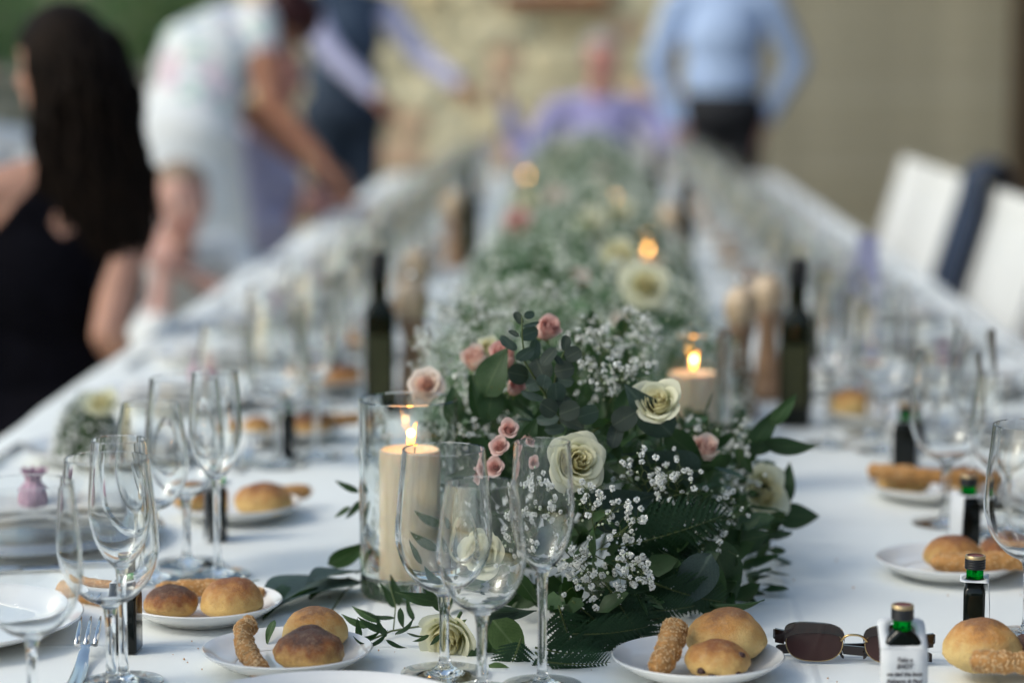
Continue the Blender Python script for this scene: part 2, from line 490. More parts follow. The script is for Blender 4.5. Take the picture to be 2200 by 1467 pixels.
class MB:
    """gathers verts and faces of one mesh"""
    def __init__(self):
        self.v, self.f = [], []
    def add(self, verts, faces):
        o = len(self.v)
        self.v.extend(verts)
        self.f.extend([tuple(i + o for i in f) for f in faces])
    def box(self, c, s, rot=None):
        vs_ = []
        for x in (-1, 1):
            for y in (-1, 1):
                for z in (-1, 1):
                    p = Vector((x * s[0] / 2, y * s[1] / 2, z * s[2] / 2))
                    if rot:
                        p = rot @ p
                    vs_.append(p + Vector(c))
        self.add(vs_, [(0, 1, 3, 2), (4, 6, 7, 5), (0, 4, 5, 1), (2, 3, 7, 6), (0, 2, 6, 4), (1, 5, 7, 3)])
    def tube(self, pts, rs, n=8, caps=True):
        pts = [Vector(p) for p in pts]
        if not hasattr(rs, '__len__'):
            rs = [rs] * len(pts)
        vs_, fs = [], []
        ref = None
        for i, p in enumerate(pts):
            t = (pts[min(i + 1, len(pts) - 1)] - pts[max(i - 1, 0)])
            t = t.normalized() if t.length > 1e-9 else Vector((0, 0, 1))
            if ref is None:
                ref = t.orthogonal().normalized()
            a = (ref - t * ref.dot(t))
            a = a.normalized() if a.length > 1e-6 else t.orthogonal().normalized()
            ref = a
            b = t.cross(a)
            for k in range(n):
                th = 2 * math.pi * k / n
                vs_.append(p + (a * math.cos(th) + b * math.sin(th)) * rs[i])
        for i in range(len(pts) - 1):
            for k in range(n):
                fs.append((i * n + k, i * n + (k + 1) % n, (i + 1) * n + (k + 1) % n, (i + 1) * n + k))
        if caps:
            fs.append(tuple(range(n - 1, -1, -1)))
            fs.append(tuple(range((len(pts) - 1) * n, len(pts) * n)))
        self.add(vs_, fs)
    def ball(self, c, r, sub=1, jit=0.0, mtx=None, rnd=R):
        vv, ff = ICO[sub]
        rr = r if hasattr(r, '__len__') else (r, r, r)
        vs_ = []
        for p in vv:
            j = 1 + (rnd.uniform(-jit, jit) if jit else 0)
            q = Vector((p[0] * rr[0] * j, p[1] * rr[1] * j, p[2] * rr[2] * j))
            if mtx:
                q = mtx @ q
            vs_.append(q + Vector(c))
        self.add(vs_, ff)
    def mesh(self, name, mat=None, smooth=True, sharp=None):
        return mesh_from(name, self.v, self.f, mat, smooth, sharp)

ICO = {}
for _s in (0, 1, 2, 3, 4):
    bm = bmesh.new()
    bmesh.ops.create_icosphere(bm, subdivisions=max(1, _s), radius=1)
    if _s == 0:
        bm.clear()
        vv = [(1, 0, 0), (-1, 0, 0), (0, 1, 0), (0, -1, 0), (0, 0, 1), (0, 0, -1)]
        ICO[0] = ([Vector(p) for p in vv], [(0, 2, 4), (2, 1, 4), (1, 3, 4), (3, 0, 4), (2, 0, 5), (1, 2, 5), (3, 1, 5), (0, 3, 5)])
    else:
        bm.verts.ensure_lookup_table()
        ICO[_s] = ([v.co.copy() for v in bm.verts], [tuple(v.index for v in f.verts) for f in bm.faces])
    bm.free()

def lathe(name, prof, mat, n=40, sharp=35, sq=None):
    """prof: (r, z) with the solid on the inside when walking outer wall downwards"""
    vs_, fs, rows = [], [], []
    for r, z in prof:
        if r < 1e-7:
            rows.append([len(vs_)])
            vs_.append((0, 0, z))
        else:
            row = []
            for k in range(n):
                th = 2 * math.pi * k / n
                row.append(len(vs_))
                vs_.append((r * math.cos(th), r * math.sin(th), z))
            rows.append(row)
    for a, b in zip(rows[:-1], rows[1:]):
        for k in range(n):
            k2 = (k + 1) % n
            if len(a) == 1 and len(b) == 1:
                continue
            if len(a) == 1:
                fs.append((a[0], b[k], b[k2]))
            elif len(b) == 1:
                fs.append((a[k], b[0], a[k2]))
            else:
                fs.append((a[k], b[k], b[k2], a[k2]))
    return mesh_from(name, vs_, fs, mat, True, sharp)

def spline(pts, n):
    """smooth 2-D/3-D polyline through control points (Catmull-Rom)"""
    P_ = [np.array(p, float) for p in pts]
    P_ = [2 * P_[0] - P_[1]] + P_ + [2 * P_[-1] - P_[-2]]
    out = []
    segs = len(P_) - 3
    for i in range(segs):
        for k in range(n):
            t = k / n
            a, b, c, d = P_[i:i + 4]
            out.append(tuple(0.5 * ((2 * b) + (c - a) * t + (2 * a - 5 * b + 4 * c - d) * t * t + (3 * b - a - 3 * c + d) * t ** 3)))
    out.append(tuple(P_[-2]))
    return out

# ------------------------------------------------------------------ object helpers
def tag(o, label=None, cat=None, group=None, kind=None):
    if label: o["label"] = label
    if cat: o["category"] = cat
    if group: o["group"] = group
    if kind: o["kind"] = kind
    return o

def add(name, me, parent=None, loc=None, rot=None, scale=None, mtx=None):
    o = bpy.data.objects.new(name, me)
    COL.objects.link(o)
    if parent:
        o.parent = parent
    if mtx is not None:
        o.matrix_local = mtx if parent else mtx
        if not parent:
            o.matrix_world = mtx
    else:
        if loc is not None: o.location = loc
        if rot is not None: o.rotation_euler = rot
        if scale is not None: o.scale = (scale,) * 3 if not hasattr(scale, '__len__') else scale
    return o

def empty(name, label, cat, loc=(0, 0, 0), rotz=0.0, group=None):
    o = bpy.data.objects.new(name, None)
    COL.objects.link(o)
    o.empty_display_size = 0.05
    o.location = loc
    o.rotation_euler = (0, 0, rotz)
    return tag(o, label, cat, group)

ORD = "first second third fourth fifth sixth seventh eighth ninth tenth eleventh twelfth thirteenth fourteenth fifteenth sixteenth seventeenth eighteenth nineteenth twentieth".split()

def basis(x, y, z, o):
    m = Matrix((Vector(x), Vector(y), Vector(z))).transposed().to_4x4()
    m.translation = o
    return m

# ================================================================== SETTING
g = add('ground', mesh_from('ground', [(-120, -40, 0), (120, -40, 0), (120, 200, 0), (-120, 200, 0)], [(0, 1, 2, 3)], 'ground'))
tag(g, 'pale stone terrace ground under the table', kind='structure')
# lawn at the far left
lawn = add('lawn', mesh_from('lawn', [(-60, 12.6, .004), (-2.3, 12.6, .004), (-2.6, 60, .004), (-60, 60, .004)], [(0, 1, 2, 3)], 'grass'))
tag(lawn, 'green lawn beyond the terrace', kind='structure')

# stone building wall
WY = 14.2
wall = empty('stone_wall', 'cream rubble stone wall of the building behind the far end of the table', 'wall', (0, WY, 0))
WX0, WX1, WH = -2.05, 0.95, 3.4
mb = MB()
mb.box(((WX0 + WX1) / 2, 0.25, WH / 2), (WX1 - WX0, 0.42, WH))
add('wall_core', mb.mesh('wall_core', 'mortar', False), wall)
def stone_mesh(w, h, rnd):
    m_ = MB()
    vv, ff = ICO[2]
    vs_ = []
    for p in vv:
        q = [math.copysign(abs(c) ** 0.42, c) for c in p]
        j = 1 + rnd.uniform(-.06, .06)
        vs_.append(Vector((q[0] * w / 2 * j, q[1] * .05, q[2] * h / 2 * j)))
    m_.add(vs_, ff)
    return m_
z = 0.02
rw = random.Random(3)
while z < WH - 0.1:
    h = rw.uniform(.13, .24)
    x = WX0 + rw.uniform(0, .1)
    while x < WX1 - 0.08:
        w = min(rw.uniform(.18, .46), WX1 - x)
        inside_window = (1.62 < z + h / 2 < 2.85 and -0.62 < x + w / 2 < 0.30)
        if not inside_window:
            add('stone', stone_mesh(w - .025, h - .025, rw).mesh('stone', 'stone%d' % rw.choice([0, 0, 0, 1, 1, 2, 2, 2, 3, 4, 5])), wall, (x + w / 2, 0.066 + rw.uniform(-.012, .012), z + h / 2))
        x += w
    z += h
# window niche with a terracotta sill
mb = MB(); mb.box((-.16, -.02, 1.575), (.62, .16, .075))
add('sill', mb.mesh('sill', 'terracotta', False), wall)
mb = MB()
for bx in ((-.50, 2.2, .06, 1.2), (.20, 2.2, .06, 1.2)):
    mb.box((bx[0], .03, bx[1]), (bx[2], .04, bx[3]))
mb.box((-.15, .03, 2.82), (.76, .04, .06)); mb.box((-.15, .033, 2.2), (.64, .04, .05))
fr = add('window_frame', mb.mesh('window_frame', 'dark_wood', False), wall)
add('pane', mesh_from('pane', [(-.47, .045, 1.62), (.17, .045, 1.62), (.17, .045, 2.8), (-.47, .045, 2.8)], [(0, 1, 2, 3)], 'lens_brown'), fr)

# ribbed roller screen and dark timber frame
scr = empty('roller_screen', 'khaki ribbed roller screen behind the standing man in the blue shirt', 'screen', (0, 12.4, 0))
slm = MB()
prof = [(-.014, -.0140), (-.020, -.0075), (-.021, 0), (-.020, .0075), (-.014, .0140)]
sv = []
for x in (0.62, 2.16):
    for (y, zz) in prof:
        sv.append((x, y, zz))
slm.add(sv, [(i, i + 1, 6 + i, 5 + i) for i in range(4)])
slms = []
for q, c in enumerate([(0.44, 0.41, 0.305), (0.41, 0.375, 0.27), (0.46, 0.43, 0.33)]):
    pmat('screen%d' % q, c, 0.75, 0.2, 3)
    slms.append(slm.mesh('slat', 'screen%d' % q))
rsl = random.Random(6)
for k in range(112):
    add('slat', rsl.choice(slms), scr, (0, rsl.uniform(-.002, .002), .03 + k * .0288))
mb = MB(); mb.box((1.39, .02, 1.62), (1.56, .04, 3.24)); add('backing', mb.mesh('backing', 'screen', False), scr)
post = empty('timber_post', 'dark brown timber post at the right end of the roller screen', 'post', (2.34, 12.3, 0))
mb = MB(); mb.box((0, 0, 1.65), (.34, .30, 3.3)); add('shaft', mb.mesh('shaft', 'dark_wood', False), post)
mb = MB(); mb.box((0, -.02, .08), (.38, .36, .16)); add('plinth', mb.mesh('plinth', 'dark_wood', False), post)
dwall = empty('timber_wall', 'dark brown boarded wall beyond the timber post', 'wall', (0, 12.55, 0))
mb = MB(); mb.box((0, 0, 1.65), (.19, .06, 3.3)); bdm = mb.mesh('board', 'dark_wood', False)
for k in range(16):
    add('board', bdm, dwall, (2.62 + k * .2, (k % 2) * .006, 0))

hw_ = MB(); hw_.box((2.75, 4.0, 1.65), (.24, 16.0, 3.3)); hw_.box((2.75, 4.0, 3.36), (.5, 16.4, .14))  # added wall outside the view, holds sky light off the right side
hwo = add('added_shade_wall', hw_.mesh('added_shade_wall', 'dark_wood', False)); tag(hwo, 'added dark timber wall out of view, shading the right of the terrace', kind='structure')
hf = MB(); hf.box((1.5, -9.5, 1.9), (9.0, .4, 3.8))  # added slab behind the camera, cuts front light and darkens glass reflections
hfo = add('added_rear_wall', hf.mesh('added_rear_wall', 'grey_stone', False)); tag(hfo, 'added grey stone wall out of view behind the near end, deepening contrast', kind='structure')
# low garden wall and shrubs at the far left
gw = empty('garden_wall', 'low grey stone garden wall in front of the shrubs', 'wall', (0, 19.0, 0))
mb = MB(); mb.box((-7.0, .25, .45), (8.6, .36, .9)); add('wall_core', mb.mesh('wall_core', 'grey_stone', False), gw)
rw = random.Random(9)
z = 0.0
while z < 1.0:
    h = rw.uniform(.16, .26); x = -7.6
    while x < -2.8:
        w = rw.uniform(.25, .6)
        add('stone', stone_mesh(w - .03, h - .03, rw).mesh('stone', 'grey_stone'), gw, (x + w / 2, .06 + rw.uniform(-.02, .02), z + h / 2))
        x += w
    z += h
mb = MB(); mb.box((-7.0, .2, 1.07), (8.6, .55, .10)); add('coping', mb.mesh('coping', 'grey_stone', False), gw)

def leaf_cloud(name, n, size, lw, mat, rnd, shape):
    m_ = MB()
    for _ in range(n):
        c, nrm = shape(rnd)
        a = Vector((rnd.gauss(0, 1), rnd.gauss(0, 1), rnd.gauss(0, 1))).normalized()
        b = (nrm + Vector((rnd.gauss(0, .6), rnd.gauss(0, .6), rnd.gauss(0, .6)))).normalized()
        a = (a - b * a.dot(b)).normalized()
        s = b.cross(a)
        l = size * rnd.uniform(.6, 1.3)
        w = l * lw
        m_.add([c - a * l * .5, c + s * w * .5 + b * w * .12, c + a * l * .5, c - s * w * .5 + b * w * .12], [(0, 1, 2, 3)])
    return m_.mesh(name, mat)

shr = [('broad rounded green shrub behind the garden wall, above the seated woman', -5.6, 21.5, 1.9, 2.5, 'hedge_leaf'),
       ('dark green shrub behind the garden wall at the left edge', -7.4, 21.8, 1.4, 1.9, 'hedge_leaf_dark'),
       ('light green shrub behind the bending woman, beside the stone house', -3.3, 22.5, 1.5, 2.5, 'hedge_leaf'),
       ('tall dark green shrub standing behind the other shrubs', -6.8, 25.5, 2.4, 3.4, 'hedge_leaf_dark'),
       ('tall bushy green shrub deep in the garden, behind the standing man in the waistcoat', -3.9, 27, 2.6, 3.5, 'hedge_leaf_dark')]
for i, (lb, x, y, r_, h_, mt) in enumerate(shr):
    rt = empty('shrub', lb, 'shrub', (x, y, 0), group='shrubs beyond the garden wall')
    rs = random.Random(20 + i)
    mb = MB(); mb.tube([(0, 0, 0), (.05, 0, h_ * .3), (0, .05, h_ * .6)], [.09, .07, .03]); add('trunk', mb.mesh('trunk', 'bark'), rt)
    lumps = [(Vector((rs.uniform(-.6, .6) * r_, rs.uniform(-.5, .5) * r_, h_ * rs.uniform(.25, .75))), r_ * rs.uniform(.35, .55)) for _ in range(9)]
    def shp(rnd):
        c, q = rnd.choice(lumps)
        d = Vector((rnd.gauss(0, 1), rnd.gauss(0, 1), rnd.gauss(0, 1))).normalized()
        return c + d * q * rnd.uniform(.75, 1.05), d
    add('crown', leaf_cloud('crown', 5200, .12, .55, mt, rs, shp), rt)

# ================================================================== TABLE
TY0, TY1, THW = 1.25, 10.45, 0.84
tb = empty('banquet_table', 'long banquet table under the white cloth', 'table', (0, 0, 0))
mb = MB(); mb.box((0, (TY0 + TY1) / 2, T - .025), (2 * THW - .03, TY1 - TY0 - .03, .035)); add('tabletop', mb.mesh('tabletop', 'dark_wood', False), tb)
mb = MB(); mb.box((0, 0, (T - .0425) / 2), (.06, .06, T - .0425)); lgm = mb.mesh('leg', 'dark_wood', False)
for yy in (1.5, 3.7, 5.9, 8.1, 10.2):
    for s in (-1, 1):
        add('leg', lgm, tb, (s * .70, yy, 0))
# cloth: flat top, rolled edge, hanging folds
xs = [-THW, -THW + .004]
U = [(-1, -.36), (-1, -.24), (-1, -.12), (-1, -.04), (-1, -.012), (-.996, -.003)]
ny = 330
cols = []
for s_, dz in U: cols.append((s_ * THW, dz))
for k in range(25): cols.append((-THW * .985 + 2 * THW * .985 * k / 24, 0.0))
for s_, dz in reversed(U): cols.append((-s_ * THW, dz))
vs_, fs = [], []
for j in range(ny + 1):
    y = TY0 + (TY1 - TY0) * j / ny
    for (x, dz) in cols:
        xx, zz = x, T + dz
        if abs(x) > THW * .97:
            xx += (.010 * noise.noise(Vector((y * 1.6, 5 if x > 0 else 9, 0))) + .005 * noise.noise(Vector((y * 5, 2 if x > 0 else 7, 0))))
        if dz < -.001:
            s_ = 1 if x > 0 else -1
            amp = min(1.0, -dz / .2)
            fold = math.sin(y * 9 + s_ * 1.3 + 1.7 * math.sin(y * 2.1)) + .5 * math.sin(y * 21 + s_)
            xx += s_ * (.012 + .035 * fold) * amp
        else:
            zz += .0016 * noise.noise(Vector((x * 4, y * 3, 0)))
        vs_.append((xx, y, zz))
nc = len(cols)
for j in range(ny):
    for i in range(nc - 1):
        fs.append((j * nc + i, j * nc + i + 1, (j + 1) * nc + i + 1, (j + 1) * nc + i))
# end drops
for j0, sgn in ((0, -1), (ny, 1)):
    base = len(vs_)
    rows_ = []
    for d in (0.0, .012, .1, .22, .36):
        row = []
        for i in range(6, nc - 6):
            x, y, z_ = vs_[j0 * nc + i]
            if d == 0.0:
                row.append(j0 * nc + i)
            else:
                row.append(len(vs_))
                vs_.append((x, y + sgn * (.006 + (.02 + .03 * math.sin(x * 14)) * min(1, d / .2)), z_ - d))
        rows_.append(row)
    for a, b in zip(rows_[:-1], rows_[1:]):
        for i in range(len(a) - 1):
            f = (a[i], a[i + 1], b[i + 1], b[i])
            fs.append(f if sgn > 0 else f[::-1])
tc_ = add('tablecloth', mesh_from('tablecloth', vs_, fs, 'cloth', True, 60))
tag(tc_, 'white linen cloth spread over the long table', 'tablecloth')

# ------------------------------------------------------------------ glassware
def glass_kind(kind):
    if kind == 'wine':
        prof = [(0, .0765), (.010, .0775), (.022, .083), (.034, .097), (.0405, .115), (.0418, .128), (.0400, .155), (.0372, .180), (.0352, .2015)]
        th, foot, sr = .0012, .0385, .0050
    elif kind == 'water':
        prof = [(0, .0745), (.009, .0755), (.021, .0815), (.0315, .096), (.0368, .114), (.0372, .125), (.0345, .150), (.0312, .170), (.0288, .184)]
        th, foot, sr = .0012, .0370, .0050
    else:
        prof = [(0, .104), (.006, .1055), (.014, .113), (.0215, .127), (.0258, .145), (.0265, .158), (.0252, .180), (.0238, .200), (.0228, .2145)]
        th, foot, sr = .0012, .0345, .0046
    inner = spline(prof, 5)
    zb = prof[0][1]
    outer = []
    for i, (r, z_) in enumerate(inner):
        a = inner[max(0, i - 1)]; b = inner[min(len(inner) - 1, i + 1)]
        t = Vector((b[0] - a[0], b[1] - a[1])).normalized()
        outer.append((r + t.y * th, z_ - t.x * (th + .0026 * max(0, 1 - i / 13))))
    outer = outer[::-1]
    outer = [p for p in outer if p[0] > sr * 1.9]
    zst = outer[-1][1]
    bowl = inner + [(prof[-1][0] + th * .5, prof[-1][1] + .0005)] + outer + [(sr * 1.25, zst - .004)]
    stem = spline([(sr * 1.25, zst - .004), (sr * .98, zst - .014), (sr * .85, zst * .55), (sr * .95, .016), (sr * 1.5, .0075), (sr * 2.3, .0052)], 4)
    ft = [stem[-1]] + spline([(sr * 2.3, .0052), (foot * .6, .0030), (foot, .0019)], 3)[1:] + [(foot + .0004, .0011), (foot, .0004), (0, .0008)]
    return lathe('bowl_' + kind, bowl, 'glass', 44, 30), lathe('stem_' + kind, stem, 'glass', 44, 40), lathe('foot_' + kind, ft, 'glass', 44, 30)
GK = {k: glass_kind(k) for k in ('wine', 'water', 'flute')}
GN = {'wine': ('wine_glass', 'wine glass'), 'water': ('water_glass', 'water glass'), 'flute': ('champagne_flute', 'flute')}
def glass(kind, loc, label, group):
    t = empty(GN[kind][0], label, GN[kind][1], (loc[0], loc[1], T + .002), R.uniform(0, 6), group)
    for nm, me in zip(('bowl', 'stem', 'foot'), GK[kind]):
        add(nm, me, t)
    return t

# ------------------------------------------------------------------ plates
def plate_mesh(name, r, h, mat, well=.62, rings=0):
    th = .0032
    top = [(0, .0055), (r * well * .9, .0055), (r * well, .0068), (r * .80, h * .55), (r * .93, h * .88), (r - .0012, h)]
    top = spline(top, 3)
    if rings:
        top = [(a, b) for a, b in top if a < r * .80]
        for k in range(rings):
            q = r * (.82 + .17 * k / rings)
            top += [(q, h * .62 + .003), (q + r * .012, h * .62 + .0048), (q + r * .024, h * .62 + .003)]
        top += [(r - .001, h * .66)]
        h = h * .66
    prof = top + [(r, h - .0010), (r - .0012, h - th * .8), (r * .80, h * .55 - th), (r * .60, .0036), (r * .57, .0005), (r * .52, .0005), (r * .50, .003), (0, .003)]
    return lathe(name, prof, mat, 72, 50)
PL_SIDE = plate_mesh('side_plate', .0765, .020, 'porcelain')
PL_DIN = plate_mesh('dinner_plate', .135, .021, 'porcelain', .68)
PL_NEAR = plate_mesh('dinner_plate', .125, .021, 'porcelain', .68)
PL_CHG = plate_mesh('charger_plate', .150, .024, 'silver_glaze', .70, 3)

# ------------------------------------------------------------------ bread
def roll_mesh(seed, mat, flat=.70, lump=.06):
    rnd = random.Random(seed)
    o = Vector((rnd.uniform(0, 50), rnd.uniform(0, 50), 0))
    vv, ff = ICO[4]
    vs_ = []
    ex = rnd.uniform(.92, 1.12)
    slit = rnd.uniform(0, 6.28)
    for p in vv:
        d = 1 + lump * noise.noise(p * 1.3 + o) + lump * .6 * noise.noise(p * 3.1 + o) + .016 * noise.noise(p * 8 + o) + .006 * noise.noise(p * 22 + o)
        # a soft seam where the dough was folded
        u = p.x * math.cos(slit) + p.y * math.sin(slit)
        w_ = -p.x * math.sin(slit) + p.y * math.cos(slit)
        u += .08 * math.sin(w_ * 5)
        d -= (.13 if lump > .07 else .05) * math.exp(-(u / .055) ** 2) * max(0, p.z - .1) * max(0, 1 - abs(w_ + .1) * 1.3)
        # a pinched dimple and small crust blisters
        dm = (p - Vector((.45 * math.cos(slit + 1), .45 * math.sin(slit + 1), .75)).normalized()).length
        d -= .07 * math.exp(-(dm / .16) ** 2)
        d += .012 * max(0, noise.noise(p * 6 + o * 2)) ** .5
        x, y, z_ = p.x * d * ex, p.y * d, p.z * d * flat * 1.18
        if z_ < 0:
            z_ *= .62
            k = 1 - .16 * (-p.z) ** 2
            x *= k; y *= k
        vs_.append(Vector((x, y, z_)))
    zmin = min(v.z for v in vs_)
    for v in vs_:
        v.z = max(v.z, zmin + .06) - zmin - .06
    w = max(abs(v.x) for v in vs_)
    vs_ = [v / w for v in vs_]
    return mesh_from('bread_roll', vs_, ff, mat)
ROLLS = {'gold': [roll_mesh(1, 'bread_gold'), roll_mesh(5, 'bread_gold', .64, .09)],
         'brown': [roll_mesh(2, 'bread_brown', .62, .10), roll_mesh(6, 'bread_brown', .66, .08)],
         'pale': [roll_mesh(3, 'bread_pale', .72, .05), roll_mesh(4, 'bread_pale', .72, .07)]}
def roll(px, y, wpx, kind, label, z=.0085, var=0, x=None, rot=None, group='bread rolls on the side plates'):
    X = PY(px, 700, y).x if x is None else x
    r_ = wpx / scl(y) / 2 if wpx > 1 else wpx
    o = add('bread_roll', ROLLS[kind][var], None, (X, y, T + z), (0, 0, R.uniform(0, 6) if rot is None else rot), r_)
    return tag(o, label, 'bread roll', group)

SEED_ME = None
def stick(pts, r, label, seeds=260, detail=True):
    """sesame bread stick lying along pts (world)"""
    rnd = random.Random(hash(label) % 1000 if False else len(label) * 7)
    c = [Vector(p) for p in spline([tuple(p) for p in pts], 8)]
    o0 = c[0].copy()
    loc = [p - o0 for p in c]
    n = len(loc)
    rs = []
    for i in range(n):
        e = min(1, math.sqrt(max(0, 1 - (1 - min(1, i / 2.5)) ** 2)) * .95 + .05, math.sqrt(max(0, 1 - (1 - min(1, (n - 1 - i) / 2.5)) ** 2)) * .95 + .05)
        rs.append(r * e * (1 + .22 * noise.noise(Vector((i * .45, len(label) * 1.7, 0)))))
    m_ = MB(); m_.tube(loc, rs, 18)
    ob = add('bread_stick', m_.mesh('bread_stick', 'stick', True), None, o0)
    tag(ob, label, 'bread stick', 'sesame bread sticks on the side plates')
    if seeds:
        s = MB()
        for _ in range(seeds):
            i = rnd.randrange(0, n - 1)
            t = rnd.random()
            p = loc[i].lerp(loc[i + 1], t); rr = rs[i] * (1 - t) + rs[i + 1] * t
            ax = (loc[i + 1] - loc[i]).normalized()
            a = ax.orthogonal().normalized(); b = ax.cross(a)
            th = rnd.uniform(0, 6.283)
            nn = a * math.cos(th) + b * math.sin(th)
            tt = (ax * rnd.gauss(0, 1) + nn.cross(ax) * rnd.gauss(0, 1)).normalized()
            mt = Matrix((tt, nn.cross(tt), nn)).transposed()
            s.ball(p + nn * rr * 1.0, (.0017, .0011, .0008), 0, 0, mt)
        so = add('sesame_seeds', s.mesh('sesame_seeds', 'sesame', False), ob)
        so["kind"] = 'stuff'
    return ob

# ------------------------------------------------------------------ mini bottles
def rsq(hw, rc, n=6):
    pts = []
    for q in range(4):
        a0 = q * math.pi / 2
        cx = (hw - rc) * (1 if q in (0, 3) else -1)
        cy_ = (hw - rc) * (1 if q in (0, 1) else -1)
        for k in range(n):
            a = a0 + (math.pi / 2) * k / (n - 1)
            pts.append((cx + rc * math.cos(a), cy_ + rc * math.sin(a)))
    return pts
def loft(rings, mat, name, sharp=40, cap0=True, cap1=True):
    vs_, fs = [], []
    n = len(rings[0])
    for rg in rings: vs_.extend(rg)
    for i in range(len(rings) - 1):
        for k in range(n):
            fs.append((i * n + k, i * n + (k + 1) % n, (i + 1) * n + (k + 1) % n, (i + 1) * n + k))
    if cap0: fs.append(tuple(range(n - 1, -1, -1)))
    if cap1: fs.append(tuple(range((len(rings) - 1) * n, len(rings) * n)))
    return mesh_from(name, vs_, fs, mat, True, sharp)
BH = .086
rings = []
for z_, hw, rc in ((.001, .0145, .004), (.002, .0158, .004), (.050, .0160, .004), (.055, .0156, .005), (.059, .0135, .0075), (.0625, .0100, .0085), (.0645, .0085, .0084)):
    t_ = max(.62, 1 - .38 * min(1, max(0, (hw - .0085) / .005)))
    rings.append([(x, y * t_, z_) for x, y in rsq(hw, rc)])
MBODY = loft(rings, 'bottle_body', 'body')
MNECK = lathe('neck', [(0, .0735), (.0078, .0735), (.0078, .0648), (0, .0648)], 'green_glass', 28)
capp = [(0, .0855), (.0070, .0855), (.0078, .0862), (.0090, .0860), (.0094, .0852), (.0094, .0835)]
MCAPT = lathe('cap_band', [(.0078, .0861), (.0090, .0861), (.0095, .0852), (.0095, .0832), (.0092, .0830)], 'cap_gold', 36)
MCAPD = lathe('cap_disc', [(0, .0853), (.0079, .0855), (.0079, .0845)], 'cap_red', 36)
cp = []
for k in range(4):
    zt = .0829 - k * .0024
    cp += [(.0092, zt), (.0096, zt - .0007), (.0096, zt - .0017), (.0092, zt - .0023)]
MCAP = lathe('cap', [(0, .0832), (.0091, .0831)] + cp + [(.0090, .0733), (0, .0733)], 'cap_black', 36)
def tag_mesh(lean):
    W, n = .0200, 48
    vs_, fs = [], []
    yf = -.0125
    zb = .050 if lean else .0645
    # top flap around the neck, leaning back over the shoulder
    def flap(u, v):   # u -1..1, v 0..1
        return (u * W, yf + v * .026, zb + (.0215 * v + .002 * math.sin(v * 3.1)) * lean)
    outer, inner = [], []
    for k in range(n):
        a = 2 * math.pi * k / n
        c, s = math.cos(a), math.sin(a)
        q = 1 / max(abs(c), abs(s))
        ou, ov = c * q, s * q
        if ov > 0:     # rounded upper corners
            d = math.hypot(ou, ov)
            if d > 1.22: ou, ov = ou * 1.22 / d, ov * 1.22 / d
        outer.append(flap(ou, .5 + ov * .5))
        inner.append(flap(c * .56, .50 + s * .40))
    vs_ = outer + inner
    for k in range(n):
        fs.append((k, (k + 1) % n, n + (k + 1) % n, n + k))
    o = len(vs_)
    for i, z_ in enumerate((zb, .036, .022, .003)):
        for u in (-1, -.5, 0, .5, 1):
            vs_.append((u * W, yf - .0012 * (i > 0) - .0004 * i, z_))
    for i in range(3):
        for k in range(4):
            a = o + i * 5 + k
            fs.append((a, a + 5, a + 6, a + 1))
    me = mesh_from('tag', vs_, fs, 'paper', True, 30)
    bm = bmesh.new(); bm.from_mesh(me)
    bmesh.ops.solidify(bm, geom=bm.faces[:], thickness=.0003)
    bm.to_mesh(me); bm.free()
    return me
MTAG, MTAG2 = tag_mesh(1), tag_mesh(0)
def mini_bottle(loc, rotz, label, flat=True):
    t = empty('mini_bottle', label, 'mini bottle', (loc[0], loc[1], T + .001), rotz, 'green liqueur miniatures with paper tags')
    add('body', MBODY, t); add('neck', MNECK, t)
    c = add('cap', MCAP, t); add('cap_band', MCAPT, c); add('cap_disc', MCAPD, c)
    tg = add('tag', MTAG2 if flat else MTAG, t)
    return t, tg

def text_mesh(s, size, shear=0.0, width=None, bold=0.0):
    cu_ = bpy.data.curves.new('txt', 'FONT')
    cu_.body = s; cu_.size = size; cu_.align_x = 'CENTER'; cu_.shear = shear; cu_.offset = bold; cu_.extrude = .00008
    cu_.resolution_u = 3
    o = bpy.data.objects.new('txt', cu_); COL.objects.link(o)
    dg = bpy.context.evaluated_depsgraph_get()
    me = bpy.data.meshes.new_from_object(o.evaluated_get(dg))
    bpy.data.objects.remove(o); bpy.data.curves.remove(cu_)
    me.materials.clear(); me.materials.append(M['ink'])
    if width:
        xs_ = [v.co.x for v in me.vertices]
        k = width / (max(xs_) - min(xs_))
        for v in me.vertices: v.co.x *= k
    return me

# ------------------------------------------------------------------ tall oil bottles, pepper mills
rings = []
for z_, hw, rc in ((.001, .0205, .004), (.003, .0225, .004), (.150, .0225, .004), (.158, .0215, .006), (.166, .0165, .010), (.171, .0130, .0125), (.180, .0122, .0121), (.215, .0122, .0121)):
    rings.append([(x, y, z_) for x, y in rsq(hw, rc)])
OB = loft(rings, 'oil_bottle', 'body')
OCAP = lathe('cap', [(0, .246), (.0128, .246), (.0138, .244), (.0138, .208), (.0130, .2065), (0, .2065)], 'cap_black', 28)
mb = MB(); mb.box((0, -.0229, .075), (.036, .0006, .09)); mb.box((.0229, 0, .075), (.0006, .036, .09)); OLAB = mb.mesh('label', 'oil_label', False)
def oil_bottle(x, y, label, rz=0.1):
    t = empty('oil_bottle', label, 'oil bottle', (x, y, T + .001), rz, 'tall dark oil bottles along the table')
    add('body', OB, t); add('cap', OCAP, t); add('label', OLAB, t)
